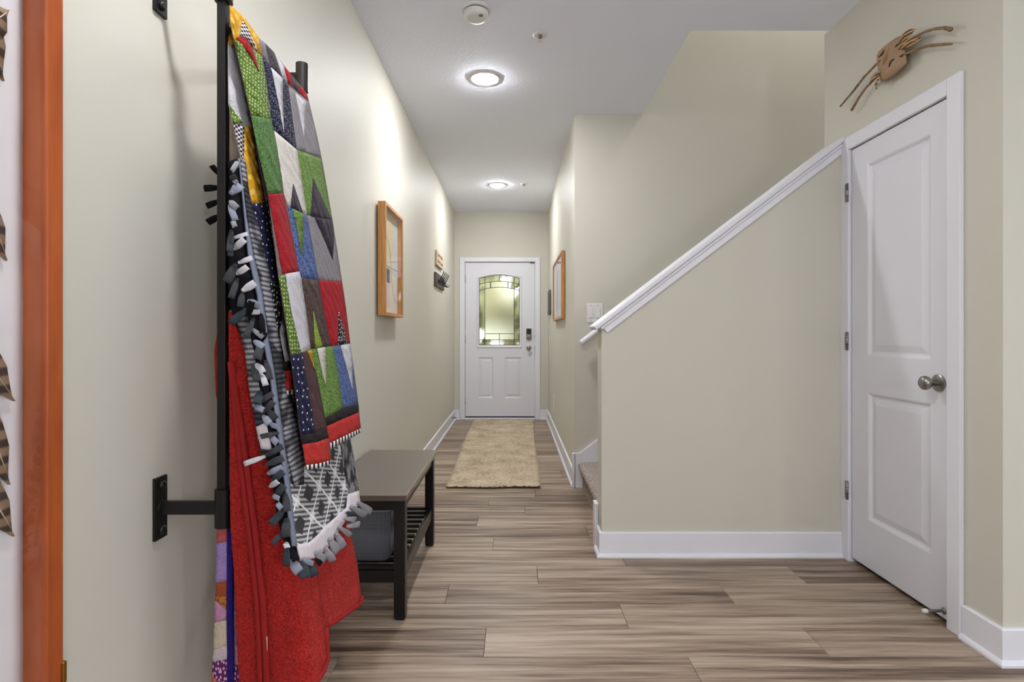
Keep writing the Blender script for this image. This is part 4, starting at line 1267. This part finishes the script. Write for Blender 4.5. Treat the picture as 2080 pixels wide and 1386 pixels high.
PA = [
 ([ka(236, 38), ka(330, 118), ka(395, 205), ka(440, 270), ka(460, 398), ka(300, 268), ka(268, 290), ka(236, 150)], 'q_yellow', 0),
 ([ka(325, 140), ka(365, 205), ka(432, 378), ka(345, 262), ka(302, 250)], 'q_check', 1),
 ([ka(440, 270), ka(480, 303), ka(515, 470), ka(462, 398)], 'q_grey', 0),
 ([ka(480, 303), ka(545, 370), ka(605, 548), ka(515, 470)], 'q_charcoal', 0),
 ([ka(545, 370), ka(612, 465), ka(640, 588), ka(605, 548)], 'q_white', 0),
 ([ka(612, 465), ka(662, 522), ka(680, 615), ka(640, 588)], 'q_red', 0),
 ([ka(662, 522), ka(712, 590), ka(735, 672), ka(680, 615)], 'q_charcoal', 0),
 ([ka(712, 590), ka(775, 660), ka(790, 720), ka(735, 672)], 'q_red', 0),
 ([ka(268, 290), ka(300, 268), ka(462, 398), ka(500, 640), ka(525, 842), ka(385, 812), ka(330, 560)], 'q_green_dot', 0),
 ([ka(272, 268), ka(335, 262), ka(395, 350), ka(438, 505), ka(385, 400), ka(320, 305)], 'q_red', 1),
 ([ka(385, 812), ka(525, 842), ka(560, 1000), ka(600, 1250), ka(612, 1362), ka(505, 1365), ka(440, 1100), ka(400, 900)], 'q_green', 0),
 ([ka(462, 398), ka(525, 470), ka(605, 548), ka(645, 610), ka(668, 790), ka(705, 1055), ka(545, 920), ka(525, 842)], 'q_navy', 0),
 ([ka(525, 475), ka(605, 552), ka(606, 700), ka(614, 935), ka(580, 740)], 'q_white', 1),
 ([ka(645, 610), ka(735, 672), ka(790, 720), ka(845, 950), ka(880, 1120), ka(705, 1055)], 'q_grey', 0),
 ([ka(695, 655), ka(770, 720), ka(768, 840), ka(757, 975)], 'q_white', 1),
 ([ka(545, 920), ka(705, 1055), kb(735, 200), kb(775, 475), kb(640, 405), kb(612, 322), ka(590, 1200)], 'q_cream', 0),
 ([kb(680, 255), kb(715, 360), kb(750, 465), kb(662, 418)], 'q_plum', 1),
 ([ka(705, 1055), ka(880, 1120), kb(920, 320), kb(955, 510), kb(835, 490), kb(775, 475), kb(735, 200)], 'q_green2', 0),
 ([kb(820, 215), kb(880, 350), kb(950, 507), kb(803, 482)], 'q_plum', 1),
 ([kb(640, 405), kb(775, 475), kb(815, 690), kb(858, 935), kb(735, 918), kb(722, 872), kb(690, 700)], 'q_blue', 0),
 ([kb(675, 428), kb(755, 468), kb(750, 620), kb(741, 765), kb(712, 600)], 'q_green2', 1),
 ([kb(775, 475), kb(955, 510), kb(1000, 800), kb(1022, 940), kb(858, 935), kb(815, 690)], 'q_grey', 0),
 ([kb(830, 490), kb(955, 511), kb(966, 640), kb(957, 790), kb(900, 650)], 'q_plum', 1),
 ([kb(505, 327), kb(612, 322), kb(665, 590), kb(722, 872), kb(605, 890), kb(560, 640)], 'q_red', 0),
 ([kb(735, 918), kb(858, 935), kb(900, 1180), kc(945, 357), kc(800, 380), kb(775, 1200)], 'q_brown', 0),
 ([kc(820, 110), kc(850, 230), kc(886, 364), kc(835, 374)], 'q_lime', 1),
 ([kb(858, 935), kb(1022, 940), kb(1050, 1130), kc(1080, 340), kc(945, 357), kb(900, 1180)], 'q_red', 0),
 ([kc(1000, 110), kc(1030, 220), kc(1060, 345), kc(995, 350)], 'q_tri', 1),
 ([kb(622, 888), kb(722, 872), kb(735, 918), kb(775, 1200), kc(800, 380), kc(735, 405), kb(665, 1150)], 'q_white', 0),
 ([kb(580, 905), kb(622, 888), kb(665, 1150), kc(735, 405), kc(665, 420), kb(620, 1150)], 'q_green_dot', 0),
 ([kc(800, 380), kc(960, 358), kc(1000, 580), kc(1030, 790), kc(905, 865), kc(845, 560)], 'q_green2', 0),
 ([kc(848, 374), kc(904, 364), kc(908, 500), kc(910, 640), kc(880, 520)], 'q_cream', 1),
 ([kc(960, 358), kc(1080, 340), kc(1110, 560), kc(1138, 770), kc(1030, 790), kc(1000, 580)], 'q_blue', 0),
 ([kc(1012, 352), kc(1080, 341), kc(1095, 470), kc(1097, 668), kc(1060, 520)], 'q_white', 1),
 ([kc(778, 392), kc(806, 386), kc(832, 525)], 'q_yellow', 2),
 ([kc(665, 420), kc(740, 403), kc(790, 690), kc(835, 970), kc(738, 985), kc(700, 700)], 'q_navy_dot', 0),
 ([kc(740, 403), kc(800, 380), kc(845, 560), kc(905, 865), kc(915, 938), kc(835, 970), kc(790, 690)], 'q_brown2', 0),
 ([kc(905, 865), kc(1030, 790), kc(1138, 770), kc(1140, 825), kc(1030, 870), kc(915, 922)], 'q_black', 0),
 ([kc(915, 922), kc(1030, 870), kc(1140, 825), kc(1155, 935), kc(1050, 985), kc(940, 1040)], 'q_border_red', 0),
 ([kc(940, 1040), kc(1050, 985), kc(1155, 935), kc(1155, 962), kc(1050, 1018), kc(946, 1082)], 'q_stripe', 0),
 ([kc(738, 985), kc(835, 970), kc(915, 938), kc(928, 1005), kc(840, 1035), kc(746, 1050)], 'q_black', 0),
 ([kc(746, 1050), kc(840, 1035), kc(928, 1005), kc(945, 1160), kc(860, 1185), kc(770, 1195)], 'q_border_red', 0),
 ([kc(770, 1195), kc(860, 1185), kc(945, 1160), kc(942, 1188), kc(860, 1218), kc(780, 1227)], 'q_stripe', 0),
]
for (pts, m, lv) in PA: patch(pts, m, lv)
# second fold layer behind the rolled edge
BC, BN = -.648, 1.172
def bbump(u, v):
    # a rounded fold: bulges at its middle
    e = (u - (vu(v) - 46)) / 24.0
    return .010 * math.exp(-e * e) + .003 * nz(u, v, 20, 7)
B_out = [ka(226, 150), ka(280, 200), ka(395, 850), ka(425, 950), kb(515, 345), kb(605, 890), kc(640, 300), kc(693, 660), kc(694, 695), kc(640, 703), kc(608, 470), kc(575, 280), kc(530, 60), kb(500, 940), kb(455, 690),
         kb(390, 392), kb(335, 150), ka(322, 1140), ka(258, 868), ka(226, 730)]
sheet('inner_fold', B_out, BC, BN, MT['q_white'], ql, 10, 0, .03, .003, bbump)
PB = [
 ([ka(226, 150), ka(268, 190), ka(285, 330), ka(226, 318)], 'q_yellow', 0),
 ([ka(228, 732), ka(326, 868), ka(258, 866)], 'q_green_dot', 1),
 ([ka(258, 868), ka(336, 882), ka(334, 1000), ka(326, 1140), ka(285, 1000)], 'q_check', 0),
 ([ka(334, 884), ka(395, 890), kb(440, 150), kb(488, 390), kb(390, 392), kb(336, 150), ka(334, 1000)], 'q_yellow', 0),
 ([ka(395, 890), ka(428, 960), kb(515, 345), kb(490, 392), kb(440, 150)], 'q_taupe', 0),
 ([kb(390, 392), kb(490, 392), kb(535, 660), kb(582, 945), kb(530, 942), kb(462, 690), kb(430, 590)], 'q_navy_dot', 0),
 ([kb(490, 392), kb(515, 345), kb(560, 640), kb(608, 890), kb(582, 945), kb(535, 660)], 'q_tri', 0),
 ([kb(508, 946), kb(582, 945), kb(600, 1130), kc(600, 170), kc(576, 282), kc(535, 80)], 'q_tri', 0),
 ([kc(608, 470), kc(662, 458), kc(670, 525), kc(613, 537)], 'q_black', 0),
 ([kc(613, 537), kc(672, 527), kc(692, 660), kc(632, 672)], 'q_border_red', 0),
 ([kc(632, 672), kc(692, 660), kc(693, 694), kc(640, 702)], 'q_stripe', 0),
]
for (pts, m, lv) in PB: patch(pts, m, lv, BC, BN, bbump)
# folded bulk of the quilt over the rail, wall side included
loft('folded_layers', [(1.535, -.672, lx(1.535, QC) - .045, 1.255, 1.625, .02), (1.74, -.674, lx(1.74, QC) - .03, 1.25, 1.63, .02), (1.81, -.670, lx(1.81, QC) - .018, 1.235, 1.63, .015), (1.834, -.660, -.632, 1.232, 1.63, .01)], MT['q_lining'], ql)

# ------------------------------------------------------------------ tied fleece blanket (second rail)
fl = thing('fleece_blanket', 'black and grey plaid fleece throw with knotted fringe on the second rail', 'blanket', (-.53, 1.4, .58))
FC, FN = -.650, 1.135
fbump = lambda u, v: .006 * math.sin(u / 16.0 + v / 90.0) + .004 * nz(u, v, 24, 5)
strip_r = [(487, 322), (493, 370), (501, 440), (516, 520), (534, 600), (546, 690), (559, 760), (571, 850), (581, 920), (592, 1000), (598, 1060), (604, 1110)]
def off(pl, d): return [(u + d, v) for (u, v) in pl]
front = strip_r + [(612, 1140), (638, 1132), (664, 1114), (684, 1075), (703, 1040), (731, 1022), (728, 985), (714, 900), (700, 850), (640, 800), (600, 700), (590, 500), (560, 400), (520, 320)]
sheet('front_face', front, FC, FN, MT['f_plaid'], fl, 10, 0, .03, .003, fbump)
# dappled far fold, pale hem and the striped roll next to the quilt
sheet('far_fold', [(690, 890), (712, 893), (722, 950), (729, 1000), (709, 1006), (700, 960)], FC, FN, MT['f_dapple'], fl, 9, .004, .03, .003, fbump)
sheet('pale_hem', [(604, 1106), (629, 1103), (648, 1086), (662, 1070), (684, 1050), (705, 1031), (708, 1004), (729, 997), (733, 1024), (712, 1040), (700, 1062), (684, 1086), (664, 1116), (640, 1134), (612, 1140)], FC, FN, MT['f_hem'], fl, 8, .008, .03, .004, fbump)
roll_r = [(500, 325), (506, 400), (526, 460), (545, 540), (560, 620), (572, 700), (584, 760), (600, 840), (612, 900), (618, 940)]
rbump = lambda u, v: .005 * nz(u, v, 18, 9) + .012
roll = off(strip_r[:9], 3) + [(600, 985), (618, 985)] + roll_r[::-1]
sheet('striped_roll', roll, FC, FN, MT['f_stripes'], fl, 9, .0, .03, .004, rbump)
sheet('edge_strip', strip_r + off(strip_r[::-1], -9)[:-3] + [(498, 430)], FC, FN, MT['f_strip'], fl, 7, .012, .03, .004)
# folded near edge, black side out, with an inner striped layer
side_l = [(466, 328), (466, 420), (465, 520), (464, 600), (474, 650), (496, 700), (512, 770), (526, 850), (540, 920), (552, 985), (566, 1050), (584, 1135)]
side = side_l + [(606, 1142), (600, 1090)] + off(strip_r[::-1], -6)[1:]
sheet('folded_side', side, FC, FN, MT['f_black'], fl, 10, .0, .03, .005, lambda u, v: .012 * nz(u, v, 26, 2) - .004)
sheet('inner_layer', [(480, 650), (500, 640), (516, 720), (528, 800), (540, 870), (552, 925), (532, 935), (518, 860), (506, 790), (498, 720)], FC, FN, MT['f_stripes'], fl, 9, .012, .03, .004, lambda u, v: .004 * nz(u, v, 15))
sheet('inner_layer', [(520, 868), (540, 858), (552, 915), (530, 912)], FC, FN, MT['f_hem'], fl, 8, .017, .03, .004)
loft('folded_layers', [(1.185, -.670, lx(1.185, FC) - .052, 1.25, 1.585, .02), (1.3, -.672, lx(1.3, FC) - .05, 1.25, 1.59, .02), (1.46, -.670, lx(1.46, FC) - .03, 1.245, 1.6, .02), (1.512, -.662, -.634, 1.24, 1.6, .01)], MT['f_black'], fl)

def tab(u0, v0, u1, v1, wpx, col, yn=1.095, c=None, back=None):
    """one knotted fringe tab: a curled strip of fleece leaving its knot"""
    if back is None:
        cc = FC if c is None else c
        A = on_cloth(u0, v0, cc, FN, .03, .020); B = on_cloth(u1, v1, cc, FN, .03, .030 + random.uniform(0, .014))
    else:
        A = depthp(u0, v0, back); B = depthp(u1, v1, back)
    sc = F / A.y
    w = wpx / sc * .5
    d = B - A; L_ = d.length
    view = (A - Vector((0, 0, EYE))).normalized()
    sd = d.cross(view).normalized(); up = sd.cross(d).normalized()
    if up.dot(view) > 0: up = -up
    V, Fc = [], []
    n, m = 7, 6
    curl = random.uniform(.3, .8); bow = random.uniform(.002, .008); twist = random.uniform(-.5, .5)
    for i in range(n + 1):
        q = i / n
        ww = w * (.55 + .45 * min(1, q * 2.2))
        cp = A + d * q + up * (bow * math.sin(math.pi * q))
        tw = twist * q
        s2 = sd * math.cos(tw) + up * math.sin(tw); u2 = up * math.cos(tw) - sd * math.sin(tw)
        for j in range(m + 1):
            e = (j / m - .5) * 2
            V.append(cp + s2 * ww * math.sin(e * curl) / math.sin(curl) + u2 * ww * (math.cos(e * curl) - math.cos(curl)))
    for i in range(n):
        for j in range(m):
            a = i * (m + 1) + j; Fc.append((a, a + 1, a + m + 2, a + m + 1))
    k = len(V)
    # the knot
    kr = w * .5
    for i in range(5):
        ph = math.pi * i / 4
        for j in range(8):
            th = 2 * math.pi * j / 8
            V.append(A + (d / L_) * kr * .75 * math.cos(ph) + (sd * math.cos(th) + up * math.sin(th)) * kr * max(math.sin(ph), .02))
    for i in range(4):
        for j in range(8): Fc.append((k + i * 8 + j, k + i * 8 + (j + 1) % 8, k + (i + 1) * 8 + (j + 1) % 8, k + (i + 1) * 8 + j))
    o = obj('fringe_tab', V, Fc, MT['f_' + col], fl, True)
    mo = o.modifiers.new('thick', 'SOLIDIFY'); mo.thickness = .0022; mo.offset = 0
random.seed(11)
for a in ((446, 356, 430, 337, 11), (446, 381, 415, 383, 13), (446, 408, 420, 419, 12), (446, 438, 422, 452, 13)):
    tab(*a, 'black', back=1.30)
TABS = [(482, 330, 470, 348, 9, 'grey'), (470, 362, 480, 358, 9, 'dark'), (470, 392, 489, 376, 18, 'light'), (474, 366, 482, 372, 9, 'grey'), (468, 410, 483, 424, 12, 'grey'), (467, 418, 478, 448, 12, 'light'),
 (474, 452, 478, 462, 9, 'grey'), (474, 484, 503, 475, 8, 'white'), (477, 505, 497, 486, 13, 'white'), (470, 470, 466, 512, 12, 'dark'), (468, 500, 468, 521, 10, 'dark'), (486, 534, 512, 524, 10, 'white'),
 (482, 556, 503, 542, 12, 'white'), (478, 540, 460, 574, 19, 'dark'), (482, 568, 469, 606, 12, 'dark'), (494, 590, 518, 575, 15, 'white'), (492, 598, 488, 624, 13, 'dark'), (506, 612, 527, 622, 14, 'light'),
 (504, 634, 527, 634, 10, 'white'), (500, 630, 468, 657, 15, 'teal'), (514, 650, 499, 686, 12, 'dark'), (512, 668, 534, 686, 9, 'grey'), (534, 690, 540, 676, 9, 'black'), (518, 694, 536, 706, 13, 'light'),
 (505, 640, 512, 612, 12, 'black'), (530, 640, 534, 676, 12, 'black'), (530, 700, 522, 730, 16, 'dark'), (522, 742, 533, 760, 17, 'white'), (532, 762, 540, 784, 11, 'white'), (540, 735, 548, 772, 13, 'dark'),
 (515, 745, 522, 775, 14, 'dark'), (528, 798, 522, 820, 16, 'teal'), (520, 820, 555, 800, 12, 'dark'), (536, 836, 556, 816, 13, 'dark'), (520, 826, 536, 834, 11, 'light'), (545, 834, 561, 852, 14, 'dark'),
 (536, 846, 548, 862, 13, 'light'), (550, 862, 564, 868, 10, 'light'), (564, 880, 529, 888, 10, 'dark'), (553, 890, 564, 902, 12, 'light'), (542, 924, 574, 907, 13, 'dark'), (537, 928, 496, 943, 10, 'white'),
 (542, 944, 576, 930, 14, 'dark'), (546, 962, 574, 949, 13, 'light'), (554, 976, 576, 958, 14, 'teal'), (550, 988, 565, 978, 11, 'white'), (560, 1008, 578, 986, 15, 'teal'), (556, 1008, 568, 1014, 9, 'light'),
 (580, 1006, 583, 1040, 15, 'dark'), (564, 1024, 572, 1034, 10, 'light'), (576, 1036, 550, 1066, 15, 'teal'), (582, 1056, 580, 1092, 18, 'dark'), (574, 1084, 552, 1105, 10, 'teal'), (582, 1110, 582, 1150, 13, 'teal'),
 (580, 1104, 584, 1114, 10, 'white'), (594, 1120, 602, 1140, 14, 'black'), (592, 1140, 608, 1163, 19, 'light'), (612, 1146, 622, 1174, 22, 'teal'), (630, 1148, 640, 1170, 17, 'teal'), (616, 1138, 636, 1146, 10, 'light'),
 (644, 1138, 652, 1146, 10, 'black'), (642, 1124, 660, 1138, 17, 'grey'), (662, 1116, 676, 1140, 16, 'grey'), (670, 1096, 686, 1122, 16, 'grey'), (684, 1086, 698, 1112, 15, 'grey'), (690, 1072, 712, 1088, 11, 'grey'),
 (706, 1070, 730, 1065, 12, 'grey'), (702, 1054, 722, 1056, 11, 'grey'), (706, 1042, 722, 1050, 11, 'dark'), (714, 1030, 742, 1048, 14, 'grey'), (728, 1022, 754, 1040, 13, 'grey')]
for a in TABS: tab(*a[:5], a[5])

# ------------------------------------------------------------------ red sherpa blanket (third rail)
rb = thing('red_blanket', 'red sherpa blanket with piped edges on the third rail', 'blanket', (-.55, 1.4, .39))
RC, RN = -.670, 1.165
def rbp(u, v): return .004 * nz(u, v, 7, 1) + .006 * nz(u, v, 40, 2) + .008 * math.sin(u / 38.0 + v / 500.0)
near = [(464, 634), (500, 640), (560, 700), (620, 900), (640, 1040), (646, 1177), (661, 1272), (665, 1338), (655, 1365), (642, 1386), (600, 1412), (487, 1412), (480, 1290), (474, 1145), (468, 1075), (466, 900)]
sheet('near_panel', near, RC, RN, MT['sherpa'], rb, 8, 0, .04, .005, rbp)
far = [(600, 900), (690, 960), (712, 1082), (726, 1145), (735, 1216), (730, 1230), (663, 1275), (632, 1292), (600, 1200)]
sheet('far_panel', far, RC - .012, RN, MT['sherpa'], rb, 8, 0, .04, .005, rbp)
cloth_tube('piping', [(661, 1276), (665, 1338), (656, 1365), (640, 1389), (598, 1418)], RC, RN, .007, MT['red_bind'], rb, .004, .04)
cloth_tube('piping', [(735, 1212), (733, 1226), (700, 1250), (665, 1273)], RC - .012, RN, .006, MT['red_bind'], rb, .004, .04)
t1 = [(468, 735), (474, 800), (482, 880), (492, 970), (505, 1075), (514, 1150), (521, 1215), (526, 1300), (530, 1410)]
t2 = [(472, 735), (480, 800), (492, 880), (504, 970), (518, 1075), (526, 1150), (533, 1215), (538, 1300), (543, 1410)]
cloth_tube('piping', t1, RC, RN, .0058, MT['red_bind'], rb, .010, .04, 12)
cloth_tube('piping', t2, RC, RN, .0068, MT['red_bind'], rb, .008, .04, 12)
sheet('care_tag', [(540, 1292), (543, 1296), (543, 1322), (540, 1326)], RC, RN, MT['f_white'], rb, 8, .012, .04, .001)
loft('folded_layers', [(.42, -.600, lx(.42, RC) - .05, 1.27, 1.52, .03), (.60, -.606, lx(.6, RC) - .05, 1.265, 1.53, .03), (.86, -.612, lx(.86, RC) - .05, 1.258, 1.53, .03), (.885, -.680, lx(.9, RC) - .05, 1.252, 1.53, .03),
     (.99, -.699, lx(.99, RC) - .05, 1.25, 1.54, .03), (1.09, -.7025, lx(1.09, RC) - .04, 1.25, 1.55, .03), (1.14, -.695, -.585, 1.25, 1.55, .03), (1.165, -.682, -.61, 1.252, 1.55, .02), (1.172, -.67, -.63, 1.26, 1.54, .01)], MT['sherpa'], rb)

# ------------------------------------------------------------------ batik quilt (lowest rail)
pq = thing('batik_quilt', 'lavender, pink and rust batik quilt hanging lowest behind the red blanket', 'quilt', (-.65, 1.4, .25))
ky = lambda x, y: (400 + x / 4.006, 1040 + y / 4.006)
loft('folded_layers', [(.20, -.69, -.618, 1.236, 1.58, .012), (.40, -.688, -.618, 1.234, 1.58, .012), (.6, -.682, -.620, 1.234, 1.59, .012), (.84, -.678, -.622, 1.236, 1.6, .012), (.872, -.668, -.632, 1.24, 1.6, .008)], MT['p_blush'], pq)
YP = 1.222
def ppatch(pts, m, y=YP, name='patch'):
    P, T = fill([ky(*p) for p in pts], 7)
    V = [depthp(p.x, p.y, y - .004 * math.sin(max(0, min(1, (p.x - 430) / 38)) * math.pi) - .0015 * nz(p.x, p.y, 9)) for p in P]
    me = bpy.data.meshes.new(name); me.from_pydata([tuple(q) for q in V], [], [tuple(t_) for t_ in T]); me.update()
    if sum(p.normal.y * p.area for p in me.polygons) > 0: me.flip_normals()
    me.materials.append(MT[m])
    for p in me.polygons: p.use_smooth = True
    o = bpy.data.objects.new(name, me); C.objects.link(o); par(o, pq)
    mo = o.modifiers.new('thick', 'SOLIDIFY'); mo.thickness = .012; mo.offset = -1
for pts, m in (([(164, 60), (262, 60), (262, 240), (159, 256)], 'p_salmon'), ([(159, 256), (262, 240), (262, 560), (152, 580), (158, 400)], 'p_lavender'),
               ([(152, 580), (262, 560), (250, 680), (242, 795), (148, 720)], 'p_rust'), ([(148, 690), (245, 690), (242, 798), (170, 745)], 'p_amber'),
               ([(148, 720), (242, 798), (244, 880), (140, 905)], 'p_pink'), ([(140, 905), (244, 880), (256, 1080), (132, 1130)], 'p_cream'),
               ([(132, 1130), (256, 1080), (256, 1200), (128, 1222)], 'p_blush'), ([(128, 1222), (256, 1200), (262, 1400), (180, 1400), (120, 1330)], 'p_magenta'),
               ([(120, 1320), (182, 1400), (176, 1470), (116, 1470)], 'p_coral'),
               ([(288, 120), (304, 120), (318, 1090), (300, 1080)], 'p_lavender'), ([(298, 1080), (330, 1100), (335, 1250), (300, 1240)], 'p_pink'), ([(298, 1240), (338, 1250), (345, 1470), (298, 1470)], 'p_magenta')):
    ppatch(pts, m)
for dx, r in ((0, .0055), (17, .0045)):
    tube('binding', [depthp(*ky(266 + dx - y * .004 + (6 if y > 900 else 0), y), YP - .006) for y in (60, 300, 600, 900, 1150, 1300, 1470)], r, MT['p_navy'], pq, 10)
